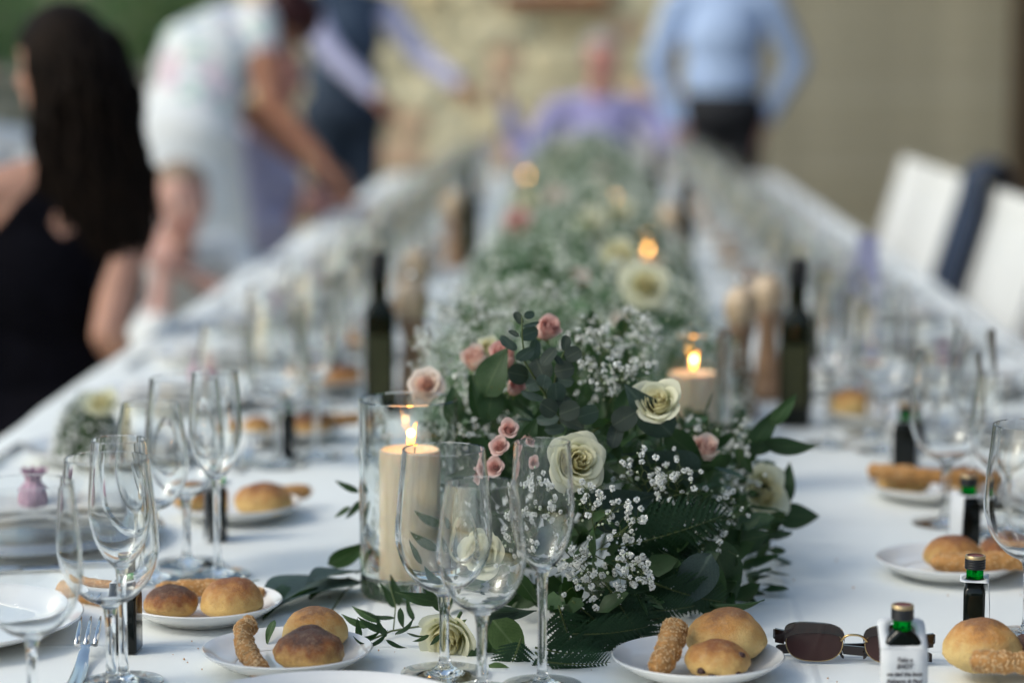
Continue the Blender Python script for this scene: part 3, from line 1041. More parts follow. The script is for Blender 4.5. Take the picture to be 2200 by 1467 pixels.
def mill_parts():
    body = spline([(.0200, .138), (.0215, .134), (.0185, .125), (.0150, .105), (.0165, .080), (.0205, .055), (.0220, .030), (.0265, .018), (.0270, .004), (.0260, .001)], 4)
    body = [(0, .139)] + body + [(0, .001)]
    head = [(0, .196)] + spline([(.006, .196), (.016, .192), (.0235, .178), (.0255, .165), (.0240, .152), (.0215, .144), (.0200, .140)], 4) + [(0, .140)]
    knob = [(0, .212)] + spline([(.003, .2115), (.0062, .206), (.0050, .200), (.0035, .197)], 3) + [(0, .1962)]
    return lathe('body', body, 'mill_wood', 32, 50), lathe('head', head, 'mill_pale', 32, 50), lathe('knob', knob, 'steel', 20, 50)
MILL = mill_parts()
def mill(x, y, label, s=1.0):
    t = empty('pepper_mill', label, 'pepper mill', (x, y, T + .001), R.uniform(0, 6), 'turned wooden mills along the table')
    t.scale = (s, s, s)
    for nm, me in zip(('body', 'head', 'knob'), MILL): add(nm, me, t)

# ------------------------------------------------------------------ candles in glass cylinders
CR, CH = .050, .200
cyl = [(0, .019), (CR - .008, .0195), (CR - .0032, .024), (CR - .0030, .10), (CR - .0030, CH - .0005), (CR - .0015, CH + .0005), (CR, CH - .0005), (CR, .10), (CR, .006), (CR - .003, .001), (0, .001)]
CYL = lathe('candle_cylinder', cyl, 'thick_glass', 64, 40)
cnd = [(0, .1225), (.012, .1230), (.024, .1265), (.0285, .1288), (.0303, .1275), (.0306, .123), (.0306, .05), (.0306, .002), (.0300, .0005), (0, .0005)]
CND = lathe('wax', cnd, 'wax', 48, 50)
fl = [(0, .029)] + spline([(.0006, .0275), (.0022, .020), (.0040, .012), (.0046, .007), (.0036, .0025), (.0012, .0003)], 4) + [(0, 0)]
FLM = lathe('flame', fl, 'flame', 20, 180)
flc = [(0, .022)] + spline([(.0004, .021), (.0016, .015), (.0032, .009), (.0034, .006), (.0026, .003), (.0008, .0012)], 4) + [(0, .001)]
for v in FLM.vertices:
    v.co.x += .10 * v.co.z + 6 * v.co.z ** 2
def candle(x, y, lab):
    h = add('candle_holder', CYL, None, (x, y, T + .001))
    tag(h, 'clear glass cylinder holding ' + lab, 'candle holder', 'glass candle cylinders along the flowers')
    t = empty('pillar_candle', 'lit cream pillar candle, ' + lab, 'candle', (x + .001, y + .001, T + .0215), R.uniform(0, .5), 'lit pillar candles')
    t["label"] = lab.replace('the lit candle', 'lit cream pillar candle in the glass cylinder')
    h["label"] = lab.replace('the lit candle', 'clear glass cylinder holding a lit candle')
    add('wax', CND, t)
    m_ = MB(); m_.tube([(0, 0, .121), (.0003, 0, .129), (.0014, 0, .135)], .0009, 6)
    add('wick', m_.mesh('wick', 'wick'), t)
    add('flame', FLM, t, (.0006, 0, .1320), None, .82)
    lp = bpy.data.lights.new('candle_light', 'POINT'); lp.energy = 0.055; lp.color = (1.0, 0.50, 0.16); lp.shadow_soft_size = 0.004
    add('candle_light', lp, t, (.0015, 0, .145))

# ------------------------------------------------------------------ leaves
def leaf_mesh(name, mat, wide=.45, n=8, fold=.12, bend=.25, tip=1.0, roundy=False):
    """leaf along +x from 0 to 1, normal +z"""
    vs_, fs = [], []
    m = 5
    for i in range(n + 1):
        t = i / n
        if roundy:
            w = math.sqrt(max(0, 1 - (2 * t - 1) ** 2)) ** .9
        else:
            w = (math.sin(math.pi * t ** .75)) ** .85 * (1 - .25 * t)
        for k in range(m):
            s = (k / (m - 1) * 2 - 1)
            y = s * w * wide * .5
            z_ = fold * abs(s) * w * wide - bend * (t - .3) ** 2 + .02 * math.sin(7 * t + 3 * s)
            vs_.append((t, y, z_))
    for i in range(n):
        for k in range(m - 1):
            a = i * m + k
            fs.append((a, a + m, a + m + 1, a + 1))
    return mesh_from(name, vs_, fs, mat)
LEAF = {
    'dark': leaf_mesh('leaf', 'leaf_dark', .5), 'mid': leaf_mesh('leaf', 'leaf_mid', .5), 'light': leaf_mesh('leaf', 'leaf_light', .48, fold=.05),
    'euc': leaf_mesh('leaf', 'eucalyptus', .92, 10, .05, .08, roundy=True), 'eucd': leaf_mesh('leaf', 'eucalyptus_dark', .92, 10, .05, .08, roundy=True),
    'euct': leaf_mesh('leaf', 'eucalyptus', .55, 10, .08, .2),
    'rus': leaf_mesh('leaf', 'leaf_dark', .27, 8, .1, .3), 'rusm': leaf_mesh('leaf', 'leaf_mid', .27, 8, .1, .3),
}
def view_frame(ang, tilt=0.0, turn=0.0):
    """axis in the picture plane at ang degrees; normal towards the viewer, tilted back (up) and turned"""
    along = cr * math.cos(rad(ang)) + cu * math.sin(rad(ang))
    nrm = (-cf)
    nrm = (Matrix.Rotation(rad(tilt), 3, cr) @ nrm)
    nrm = (Matrix.Rotation(rad(turn), 3, cu) @ nrm)
    along = along - nrm * along.dot(nrm)
    along.normalize()
    return along, nrm.cross(along), nrm

def front_y(px, py):
    """depth of the front face of the first arrangement"""
    return 2.13 + max(0, 1440 - py) / 690 * .30 + ((px - 1260) / 350.0) ** 2 * .10

# ------------------------------------------------------------------ roses
def petal(r0, h, span, tilt0, tilt1, curl, rnd, n=9, m=10, point=.0, twist=.05):
    """cupped petal round the z axis, centred on angle 0; broad rounded top whose lip rolls outwards"""
    vs_, fs = [], []
    ph, ph2 = rnd.uniform(0, 6), rnd.uniform(0, 6)
    lean = rnd.uniform(-.1, .1)
    for i in range(n + 1):
        v = i / n
        for k in range(m + 1):
            u = k / m * 2 - 1
            wv = min(1.0, .42 + 1.25 * v) * (1 - .10 * v ** 6)
            a = u * span * wv
            hh = h * (1 - .40 * abs(u) ** 2.6) + point * h * max(0, 1 - abs(u) * 2.5)
            rr, zz = r0, 0.0
            st = 8
            for q in range(st):
                vv_ = v * (q + .5) / st
                phi = tilt0 + (tilt1 - tilt0) * min(1, vv_ * 1.3) + curl * max(0, vv_ - .62) ** 1.3 * 6 * (1 + .45 * u * u + lean * u)
                rr += math.sin(phi) * hh * v / st
                zz += math.cos(phi) * hh * v / st
            rr += twist * u + .016 * math.sin(4 * u + ph) * v + .012 * math.sin(9 * u + ph2) * v ** 3
            zz += .018 * h * math.sin(5 * u + ph2) * v * v
            rr = max(rr, .01)
            vs_.append((rr * math.cos(a), rr * math.sin(a), zz))
    for i in range(n):
        for k in range(m):
            b = i * (m + 1) + k
            fs.append((b, b + 1, b + m + 2, b + m + 1))
    return vs_, fs
def rose_template(seed, openness, mats):
    """list of (mesh, rotation) petals of a unit rose + heart mesh + calyx mesh"""
    rnd = random.Random(seed)
    outer, heart = mats
    hb = MB()
    for k in range(13):           # tight spiral in the middle
        q = k / 12
        vs_, fs = petal(.02 + .20 * q, .84 - .06 * q, 1.25 - .20 * q, .34 + .16 * q, -.22 - .02 * q, .18 + .34 * q, rnd, 7, 8, 0, .04)
        rt = Matrix.Rotation(k * 2.35, 3, 'Z')
        hb.add([rt @ Vector(v) + Vector((0, 0, .10)) for v in vs_], fs)
    H = hb.mesh('heart', heart)
    pets = []
    #       n  r0   h    span  t0   t1   curl
    lay = [(3, .20, .86, 1.25, .62, -.12, .30), (3, .21, .90, 1.25, .85, -.06, .45), (4, .20, .95, 1.15, 1.02, .08, .80),
           (4, .20, 1.02, 1.10, 1.20, .32, 1.05), (4, .19, 1.05, 1.05, 1.34, .72, .95)]
    for li, (n, r0, h, span, t0, t1, cl) in enumerate(lay):
        if li >= 2 + openness: break
        o_ = .62 + .13 * openness
        for k in range(n):
            vs_, fs = petal(r0, h * rnd.uniform(.92, 1.05), span, t0 * (.8 + .07 * openness), t1 * o_, cl * o_ * rnd.uniform(.7, 1.25), rnd, point=.05 if li > 1 else 0)
            pets.append((mesh_from('petal', vs_, fs, outer if li > 0 else heart), 2 * math.pi * (k + rnd.uniform(-.13, .13)) / n + li * .75))
    cb = MB()
    cb.tube([(0, 0, -.75), (0, 0, -.18), (0, 0, -.05), (0, 0, .1)], [.05, .06, .16, .2], 8)
    for k in range(5):
        a = k * 2 * math.pi / 5
        d = Vector((math.cos(a), math.sin(a), 0)); s = Vector((-math.sin(a), math.cos(a), 0))
        cb.add([d * .15 - s * .08, d * .15 + s * .08, d * .52 + Vector((0, 0, -.06)), d * .3 - s * .09 + Vector((0, 0, -.02)), d * .3 + s * .09 + Vector((0, 0, -.02))], [(0, 1, 4, 3), (3, 4, 2)])
    return H, pets, cb.mesh('calyx', 'calyx_green')
ROSE = {'cream': rose_template(1, 3, ('cream', 'cream_heart')), 'cream2': rose_template(2, 2, ('cream', 'cream_heart')),
        'blush': rose_template(3, 3, ('blush', 'blush_heart')), 'pink': rose_template(4, 2, ('pink', 'pink_heart')), 'spray': rose_template(5, 2, ('pink', 'pink_heart')),
        'bud': rose_template(6, 0, ('pink', 'pink_heart')), 'peach': rose_template(7, 0, ('blush', 'blush_heart')), 'creambud': rose_template(8, 1, ('cream', 'cream_heart'))}
ROSE_R = {}
for k_, (H_, ps_, c_) in ROSE.items():
    ROSE_R[k_] = sorted(max(math.hypot(v.co.x, v.co.y) for v in me.vertices) for me, a in ps_)[-2]
def rose(kind, parent, pos, axis, radius, spin=None, label=None):
    """a rose head whose outline has the given radius"""
    H, pets, cal = ROSE[kind]
    s = radius / ROSE_R[kind]
    zax = Vector(axis).normalized()
    xax = zax.orthogonal().normalized()
    m = basis(xax, zax.cross(xax), zax, (0, 0, 0)) @ Matrix.Rotation(R.uniform(0, 6) if spin is None else spin, 4, 'Z')
    m = Matrix.Translation(Vector(pos) - zax * s * .45) @ m @ Matrix.Scale(s, 4)
    r = add('rose', cal, parent, mtx=m)
    if label: r["label"] = label
    add('heart', H, r)
    for me, a in pets:
        add('petal', me, r, rot=(0, 0, a))
    return r

# ------------------------------------------------------------------ baby's breath
def floret_add(m_, c, r, rnd, n=24):
    """a tiny ruffled double flower: short crumpled petals all round"""
    for _ in range(n):
        d = Vector((rnd.gauss(0, 1), rnd.gauss(0, 1), rnd.gauss(0, 1))).normalized()
        s_ = d.orthogonal().normalized()
        s_.rotate(Matrix.Rotation(rnd.uniform(0, 6.28), 3, d))
        u = d.cross(s_)
        k = rnd.uniform(.78, 1.12)
        w = rnd.uniform(.30, .46)
        m_.add([c + d * r * .25, c + (d * .8 * k + s_ * w) * r, c + (d * k + u * rnd.uniform(-.25, .25)) * r, c + (d * .8 * k - s_ * w + u * rnd.uniform(-.2, .2)) * r], [(0, 1, 2), (0, 2, 3)])
def floret_mesh(seed, n=34):
    m_ = MB()
    floret_add(m_, Vector((0, 0, 0)), 1, random.Random(seed), n)
    return m_
FL = [floret_mesh(k).mesh('floret', 'floret', False) for k in range(5)]
def spray_stems(mb_, root, tips, rnd, r=.0005):
    """branching fine stems joining floret tips to a root"""
    if not tips: return
    c = sum((Vector(t) for t in tips), Vector()) / len(tips)
    if len(tips) <= 3:
        node = root.lerp(c, .55)
        mb_.tube([root, node], r, 4, False)
        for t in tips:
            mid = node.lerp(Vector(t), .5) + Vector((rnd.uniform(-1, 1), rnd.uniform(-1, 1), rnd.uniform(-1, 1))) * .003
            mb_.tube([node, mid, Vector(t)], r * .8, 4, False)
        return
    ax = max(range(3), key=lambda a: max(t[a] for t in tips) - min(t[a] for t in tips))
    tips = sorted(tips, key=lambda t: t[ax])
    node = root.lerp(c, .45)
    mb_.tube([root, root.lerp(node, .5) + Vector((rnd.uniform(-1, 1), 0, rnd.uniform(-1, 1))) * .004, node], r * 1.2, 4, False)
    h = len(tips) // 2
    spray_stems(mb_, node, tips[:h], rnd, r * .92)
    spray_stems(mb_, node, tips[h:], rnd, r * .92)

# ================================================================== FIRST ARRANGEMENT
arr = empty('flower_arrangement', 'large front arrangement of cream and pink roses with eucalyptus and fern', 'flower arrangement', (0, 0, 0), group='flower arrangements along the table')
rf = random.Random(11)

def put_leaf(kind, px, py, lpx, ang, wide=None, tilt=25, turn=0, y=None, name='leaf', parent=arr, dz=0.0):
    yy = (front_y(px, py) if y is None else y)
    p = PY(px, py, yy)
    L_ = lpx / scl(yy)
    a, b, n = view_frame(ang, tilt, turn)
    w = L_ if wide is None else wide * L_
    m = basis(a * L_, b * w, n * L_, p - a * L_ * .5)
    return add(name, LEAF[kind], parent, mtx=m)

# eucalyptus sprig at the top (centres read in a zoomed view of the photo)
EU = [(985, 260, 105, 60, 118, 0), (1060, 240, 75, 60, 20, 1), (1072, 305, 120, 30, 15, 1), (920, 430, 150, 90, 130, 1), (1060, 365, 140, 100, 15, 1),
      (1090, 480, 170, 100, 80, 1), (1030, 505, 140, 95, 40, 2), (955, 365, 90, 40, 140, 0), (1190, 520, 160, 95, 60, 0), (1135, 610, 180, 170, 110, 0),
      (1305, 430, 120, 70, 85, 0), (1355, 505, 125, 110, 30, 0), (985, 640, 165, 145, 170, 0), (1295, 610, 145, 130, 10, 0), (1290, 680, 150, 100, 0, 1),
      (1240, 765, 150, 140, 100, 1), (1190, 870, 140, 135, 150, 0), (1290, 830, 140, 125, 70, 0), (1330, 885, 155, 140, 200, 0), (1455, 910, 165, 160, 10, 1),
      (1100, 700, 150, 110, 200, 1), (1080, 785, 170, 70, 170, 1), (1180, 945, 190, 80, 190, 1), (1345, 965, 190, 100, 330, 0), (1255, 545, 90, 50, 120, 0),
      (1160, 690, 120, 110, 250, 1), (1230, 1010, 150, 80, 190, 1), (1700, 940, 190, 170, 30, 0), (1640, 1050, 210, 110, 80, 0)]
sprig = MB()
def zpt(x, y, dy=0): return PY(800 + x / 3.1414, 600 + y / 3.1414, 2.30 + dy)
sprig.tube([zpt(1010, 240), zpt(1010, 380), zpt(1030, 560), zpt(1130, 720, .02), zpt(1240, 900, .03), zpt(1300, 1100, .06)], [.0006, .0008, .001, .0013, .0016, .002], 6)
sprig.tube([zpt(1300, 470), zpt(1250, 600, .01), zpt(1215, 760, .02), zpt(1240, 900, .03)], [.0006, .0008, .001, .0012], 6)
sprig.tube([zpt(1440, 1060, .04), zpt(1560, 980, .03), zpt(1700, 930, .02)], [.0012, .001, .0007], 6)
sp = add('eucalyptus_sprig', sprig.mesh('eucalyptus_sprig', 'stem'), arr)
for (zx, zy, lz, wz, ang, dk) in EU:
    px, py = 800 + zx / 3.1414, 600 + zy / 3.1414
    lp = lz / 3.1414
    put_leaf('eucd' if dk == 0 else 'euc', px, py, lp, ang, wide=wz / lz / .92 * 1.0, tilt=rf.uniform(5, 45) if dk else rf.uniform(-35, 0), turn=rf.uniform(-30, 30), y=2.295 + rf.uniform(-.02, .03), parent=sp)

# named big leaves of the front arrangement
for (kind, px, py, l, ang, w, tilt, turn, y) in [
    ('dark', 1062, 800, 120, 60, 1.5, 5, -30, 2.36), ('dark', 1020, 850, 100, 100, .8, 0, 20, 2.38), ('dark', 1055, 855, 110, 80, 1.2, 0, 10, 2.37),
    ('euct', 1395, 885, 170, 128, .95, 30, 10, 2.33), ('dark', 1350, 860, 100, 70, 1.2, 0, 0, 2.37), ('dark', 1140, 925, 60, 65, 1.3, 10, 0, 2.30),
    ('euct', 1420, 1010, 190, 150, 1.6, 40, 10, 2.34), ('euct', 1330, 1090, 170, 20, 1.4, 30, 0, 2.28),
    ('dark', 1555, 1230, 170, 300, 1.25, 10, 20, 2.30), ('dark', 1520, 1270, 150, 280, 1.3, 5, 0, 2.27), ('euct', 1490, 1250, 150, 240, 1.2, 10, 0, 2.25),
    ('dark', 1715, 1108, 100, 350, 1.45, 25, 0, 2.55), ('dark', 1665, 1070, 90, 40, 1.2, 10, 0, 2.56), ('dark', 1690, 1040, 100, 80, .9, 0, 0, 2.57),
    ('rus', 1640, 925, 130, 55, 1.5, 10, 0, 2.5), ('rusm', 1685, 880, 90, 50, 1.5, 0, 0, 2.5), ('rus', 1700, 960, 130, 345, 1.6, 40, 0, 2.5), ('rus', 1640, 960, 100, 20, 1.6, 40, 0, 2.5), ('rusm', 1600, 990, 80, 300, 1.5, 10, 0, 2.48),
    ('light', 1095, 1375, 130, 310, 1.35, 15, 20, 2.16), ('mid', 1060, 1385, 120, 250, 1.3, 5, -20, 2.17), ('euct', 1100, 1315, 110, 345, .95, 50, 0, 2.17), ('euct', 1075, 1330, 90, 20, .9, 30, 0, 2.17),
    ('light', 1080, 1440, 70, 330, 1.2, 30, 0, 2.12), ('light', 1060, 1455, 60, 250, 1.2, 10, 0, 2.12), ('mid', 1020, 1420, 70, 240, 1.3, 0, 0, 2.16), ('mid', 1130, 1265, 90, 300, 1.0, 20, 0, 2.19),
    ('rus', 915, 1115, 80, 155, 1.2, 20, 0, 2.31), ('rus', 905, 1165, 90, 150, 1.2, 15, 0, 2.31), ('rus', 880, 1190, 70, 120, 1.1, 10, 0, 2.31), ('rus', 930, 1270, 110, 115, 1.3, 10, 0, 2.20), ('rus', 900, 1285, 110, 170, 1.2, 20, 0, 2.20), ('dark', 1000, 1020, 80, 200, 1.2, 40, 0, 2.28),
    ('mid', 750, 1190, 110, 30, .9, 20, 0, 2.44), ('rus', 745, 1045, 60, 155, 1.1, 10, 0, 2.48), ('rus', 760, 1095, 60, 230, 1.1, 10, 0, 2.48), ('rusm', 735, 1100, 45, 215, 1.1, 0, 0, 2.48),
    ('dark', 1540, 1100, 110, 330, 1.1, 20, 0, 2.36), ('dark', 1470, 1180, 130, 300, 1.1, 20, 0, 2.29), ('dark', 1200, 1100, 140, 250, 1.2, 20, 0, 2.27), ('dark', 1150, 1180, 130, 230, 1.1, 10, 0, 2.24),
    ('mid', 1585, 1300, 120, 355, .7, 60, 0, 2.24), ('dark', 975, 870, 90, 95, 1.2, 0, 0, 2.42),
    ('rus', 1260, 840, 90, 70, 1.3, 0, 0, 2.42), ('dark', 1470, 960, 110, 320, 1.2, 10, 0, 2.38), ('dark', 1600, 1160, 120, 10, 1.2, 20, 0, 2.36)]:
    put_leaf(kind, px, py, l, ang, w, tilt, turn, y)

# big leaves and ruscus lying out on the cloth
def flat_leaf(kind, px, py, px2, py2, w, z=.006, lift=.012, parent=arr):
    a = P(px, py, z); b = P(px2, py2, z + lift)
    d = b - a
    L_ = d.length
    x = d / L_
    s = Vector((0, 0, 1)).cross(x).normalized()
    n = x.cross(s)
    return add('leaf', LEAF[kind], parent, mtx=basis(x * L_, s * L_ * w, n * L_, a))
flat_leaf('euct', 745, 1238, 560, 1285, 1.3, .014, .004)
flat_leaf('dark', 700, 1255, 565, 1292, .55, .006)
flat_leaf('euct', 770, 1225, 660, 1235, 1.0, .02)
flat_leaf('mid', 735, 1255, 660, 1275, .8, .004, .002)
flat_leaf('mid', 590, 1330, 570, 1385, .7, .03, -.02)
flat_leaf('dark', 560, 1245, 525, 1255, .8, .02, -.005)
tw = MB()
tw.tube([P(770, 1250, .01), P(740, 1270, .006), P(700, 1330, .003), P(715, 1310, .003)], .0009, 5)
tw.tube([P(1000, 1345, .02), P(900, 1345, .012), P(840, 1355, .006), P(770, 1385, .004)], .0010, 5)
tw.tube([P(845, 1355, .006), P(850, 1300, .02), P(835, 1250, .035)], .0007, 5)
tws = add('ruscus_sprig', tw.mesh('ruscus_sprig', 'stem'), arr)
for (px, py, l, ang) in [(835, 1280, 70, 125), (850, 1270, 80, 108), (862, 1330, 60, 262), (818, 1348, 60, 100), (800, 1345, 75, 150), (770, 1352, 55, 95), (760, 1335, 70, 165), (790, 1370, 70, 45), (815, 1375, 60, 60),
                         (870, 1350, 70, 75), (850, 1385, 50, 340), (895, 1365, 45, 330), (905, 1372, 40, 200), (880, 1310, 55, 100), (785, 1320, 75, 160), (815, 1325, 70, 155), (775, 1380, 45, 120), (930, 1350, 45, 20), (935, 1375, 40, 230)]:
    put_leaf('rus' if rf.random() < .7 else 'rusm', px, py, l, ang, 1.15, rf.uniform(10, 60), rf.uniform(-30, 30), y=P(px, py + 20, .01).y, parent=tws)

# ferns at the front
def pinna_mesh():
    m_ = MB()
    n = 9
    for sd in (-1, 1):
        vs_, fs = [], []
        for i in range(n + 1):
            t = i / n
            w = .185 * (1 - t) ** .7 * min(1, .35 + t * 5)
            vs_ += [(t, 0, 0), (t + .045, sd * w * .96, .012 + .10 * w), (min(1.02, t + .5 / n), sd * w * .45, .05 * w)]
        for i in range(n):
            a = i * 3
            f = [(a, a + 3, a + 5, a + 2), (a, a + 2, a + 1)]
            f += [(a + 2, a + 5, a + 4)] if False else [(a + 2, a + 3, a + 1)]
            fs += f if sd > 0 else [q[::-1] for q in f]
        m_.add([Vector(v) for v in vs_], fs)
    return m_.mesh('pinna', 'fern', False)
PIN = pinna_mesh()
def fern(px, py, lpx, ang, tilt, turn, y, np_=15):
    p = PY(px, py, y); L_ = lpx / scl(y)
    a, b, n = view_frame(ang, tilt, turn)
    pts = []
    for i in range(9):
        t = i / 8
        pts.append(p + a * L_ * t - n * L_ * .22 * t * t)
    m_ = MB(); m_.tube([q - p for q in pts], [.0011 - .0008 * i / 8 for i in range(9)], 5)
    f = add('fern_frond', m_.mesh('fern_frond', 'stem'), arr, p)
    for i in range(np_):
        t = .08 + .9 * i / np_
        k = min(7, int(t * 8)); u = t * 8 - k
        q = pts[k].lerp(pts[k + 1], u) - p
        ln = L_ * .36 * math.sin(math.pi * (.12 + .86 * t) ** .8) ** .8 + .002
        tg_ = (pts[k + 1] - pts[k]).normalized()
        for s in (-1, 1):
            d = (tg_ * .55 + b * s * .85).normalized()
            d = (d - n * .12 + Vector((0, 0, rf.uniform(-.08, .08)))).normalized()
            nn = (n + Vector((rf.uniform(-.15, .15),) * 3)).normalized()
            sd_ = nn.cross(d).normalized()
            add('pinna', PIN, f, mtx=basis(d * ln, sd_ * ln, d.cross(sd_) * ln, q))
fern(1180, 1330, 260, -12, 35, 0, 2.20)
fern(1150, 1390, 250, -28, 35, 10, 2.15)
fern(1290, 1180, 280, 12, 30, 0, 2.26)
fern(1330, 1240, 230, -20, 30, 0, 2.24)
fern(1230, 1290, 260, -48, 25, 0, 2.19)
fern(1220, 1360, 180, -8, 40, 0, 2.16)
fern(1200, 1300, 200, -75, 20, 0, 2.17)
fern(1350, 1310, 150, -10, 40, 0, 2.22)
fern(1150, 1400, 190, -60, 30, 0, 2.12)
fern(1170, 1420, 150, -15, 35, 0, 2.11)
fern(1120, 1370, 160, -105, 25, 0, 2.13)
fern(1300, 1250, 220, -62, 20, 0, 2.19)
fern(1400, 1250, 190, -30, 30, 0, 2.24)
fern(1350, 1120, 230, -8, 30, 0, 2.29)

# roses of the first arrangement
def fr_rose(kind, px, py, dpx, vx, vy, y, label=None, spin=None):
    ax = (-cf * 1.0 + cr * vx + cu * vy)
    return rose(kind, arr, PY(px, py, y), ax, dpx / scl(y) / 2, spin, label)
fr_rose('cream', 1242, 990, 150, .30, .25, 2.26, 'large cream rose in the middle of the arrangement')
fr_rose('cream2', 1412, 865, 122, -.15, .55, 2.33, 'cream rose tilted upwards, behind the eucalyptus')
fr_rose('cream2', 1640, 1055, 138, .75, .15, 2.52, 'cream rose seen from its side at the right')
fr_rose('cream2', 962, 1366, 150, -.35, -.55, 2.17, 'cream rose lying low by the candle cylinder')
fr_rose('cream2', 1035, 1190, 125, .1, .2, 2.24, 'blush-hearted cream rose behind the glasses')
fr_rose('blush', 915, 826, 90, -.2, .25, 2.46, 'peach-pink rose above the candle cylinder')
fr_rose('spray', 1093, 921, 50, .15, .45, 2.28, 'small pink spray rose')
fr_rose('spray', 1072, 958, 50, -.25, .35, 2.275, 'small pink spray rose')
fr_rose('spray', 1062, 1003, 50, -.15, .25, 2.27, 'small pink spray rose')
fr_rose('spray', 1140, 992, 36, .1, .2, 2.275, 'small pink spray rose')
fr_rose('spray', 1133, 945, 34, .3, .3, 2.30, 'small pink spray rose')
fr_rose('spray', 1040, 1020, 40, -.5, -.1, 2.28, 'small pink spray rose')
fr_rose('bud', 1176, 706, 58, .5, .6, 2.42, 'pink rosebud behind the eucalyptus')
fr_rose('bud', 1082, 762, 62, -.2, .8, 2.40, 'pink rosebud')
fr_rose('bud', 1108, 830, 46, .4, .6, 2.38, 'pink rosebud')
fr_rose('peach', 1022, 772, 60, -.4, .9, 2.47, 'pale peach rosebud')
fr_rose('creambud', 1050, 750, 60, .3, .8, 2.49, 'small cream bud')
fr_rose('peach', 1510, 968, 66, .4, .9, 2.42, 'pale peach rosebud')

# fill: dark leaves inside the mound, in front of nothing else
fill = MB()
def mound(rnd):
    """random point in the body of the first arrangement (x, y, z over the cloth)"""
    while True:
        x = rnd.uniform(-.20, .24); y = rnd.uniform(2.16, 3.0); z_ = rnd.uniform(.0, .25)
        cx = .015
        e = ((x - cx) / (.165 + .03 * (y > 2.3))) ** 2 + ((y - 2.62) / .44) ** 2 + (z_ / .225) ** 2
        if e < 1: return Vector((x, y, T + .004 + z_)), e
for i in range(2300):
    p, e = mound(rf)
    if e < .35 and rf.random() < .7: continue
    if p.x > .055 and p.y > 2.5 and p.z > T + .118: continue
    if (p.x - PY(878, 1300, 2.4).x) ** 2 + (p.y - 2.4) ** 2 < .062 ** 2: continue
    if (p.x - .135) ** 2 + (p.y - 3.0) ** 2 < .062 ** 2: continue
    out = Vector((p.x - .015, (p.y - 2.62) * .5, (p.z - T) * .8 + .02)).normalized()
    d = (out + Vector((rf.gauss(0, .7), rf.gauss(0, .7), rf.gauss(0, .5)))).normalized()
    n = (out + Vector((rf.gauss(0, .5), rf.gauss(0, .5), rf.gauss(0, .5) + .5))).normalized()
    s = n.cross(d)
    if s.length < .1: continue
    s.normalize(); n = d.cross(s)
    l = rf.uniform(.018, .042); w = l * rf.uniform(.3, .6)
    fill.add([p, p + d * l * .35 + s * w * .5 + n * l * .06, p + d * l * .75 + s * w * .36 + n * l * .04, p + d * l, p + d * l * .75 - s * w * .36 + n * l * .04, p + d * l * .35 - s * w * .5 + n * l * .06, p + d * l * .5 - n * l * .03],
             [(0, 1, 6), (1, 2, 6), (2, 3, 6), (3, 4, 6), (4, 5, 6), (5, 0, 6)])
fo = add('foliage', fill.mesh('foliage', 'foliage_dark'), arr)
fo["kind"] = 'stuff'

# gypsophila of the first arrangement: nearest florets single, the rest joined
near_fl, far_fl, buds = [], [], []
stems = MB()
def cluster(cx, cy, w, h, n, y, root, big=True, dy=.03):
    """florets gathered in clumps inside an ellipse of the photo, on stems from a root point"""
    tips = []
    for _ in range(n):
        a = rf.uniform(0, 6.283); q = math.sqrt(rf.random())
        px, py = cx + w * q * math.cos(a), cy + h * q * math.sin(a)
        yy = (front_y(px, py) if y is None else y) - .015 + rf.uniform(-dy, dy)
        c = PY(px, py, yy)
        for _ in range(rf.choice([1, 1, 2, 2, 3])):
            p = c + Vector((rf.gauss(0, .0045), rf.gauss(0, .004), rf.gauss(0, .0045)))
            tips.append(p)
            (near_fl if big else far_fl).append((p, rf.uniform(.0023, .0040)))
        if rf.random() < .7:
            p = c + Vector((rf.gauss(0, .007), rf.gauss(0, .004), rf.gauss(0, .007)))
            buds.append((p, rf.uniform(.0009, .0017))); tips.append(p)
    spray_stems(stems, root, tips, rf)
cluster(1165, 1075, 60, 40, 14, 2.215, PY(1230, 1200, 2.23))
cluster(1290, 1075, 65, 40, 13, 2.20, PY(1270, 1190, 2.23))
cluster(1330, 1125, 40, 40, 10, 2.20, PY(1270, 1190, 2.23))
cluster(1245, 1210, 45, 45, 15, 2.20, PY(1270, 1190, 2.23))
cluster(1360, 1245, 60, 40, 18, 2.19, PY(1275, 1190, 2.22))
cluster(1280, 1260, 45, 35, 8, 2.19, PY(1280, 1200, 2.22))
cluster(1130, 1030, 50, 25, 6, 2.24, PY(1200, 1150, 2.26))
cluster(1105, 1125, 25, 30, 5, 2.23, PY(1200, 1150, 2.26))
cluster(1385, 1010, 55, 45, 12, 2.29, PY(1400, 1150, 2.32))
cluster(1460, 1040, 60, 60, 16, 2.30, PY(1470, 1180, 2.34))
cluster(1545, 1090, 60, 50, 24, 2.36, PY(1520, 1220, 2.38), False)
cluster(1500, 1150, 70, 45, 22, 2.34, PY(1500, 1250, 2.36), False)
cluster(1480, 1110, 50, 50, 14, 2.33, PY(1490, 1230, 2.35), False)
cluster(1310, 800, 70, 40, 26, 2.42, PY(1300, 920, 2.43), False)
cluster(1275, 740, 75, 50, 26, 2.48, PY(1290, 880, 2.48), False)
cluster(1345, 700, 75, 45, 26, 2.58, PY(1340, 850, 2.58), False)
cluster(1370, 770, 40, 50, 16, 2.55, PY(1380, 900, 2.55), False)
cluster(1000, 830, 60, 60, 30, 2.55, PY(1030, 950, 2.52), False)
cluster(940, 760, 60, 90, 38, 2.7, PY(1000, 900, 2.65), False)
cluster(1040, 700, 70, 60, 32, 2.72, PY(1060, 860, 2.68), False)
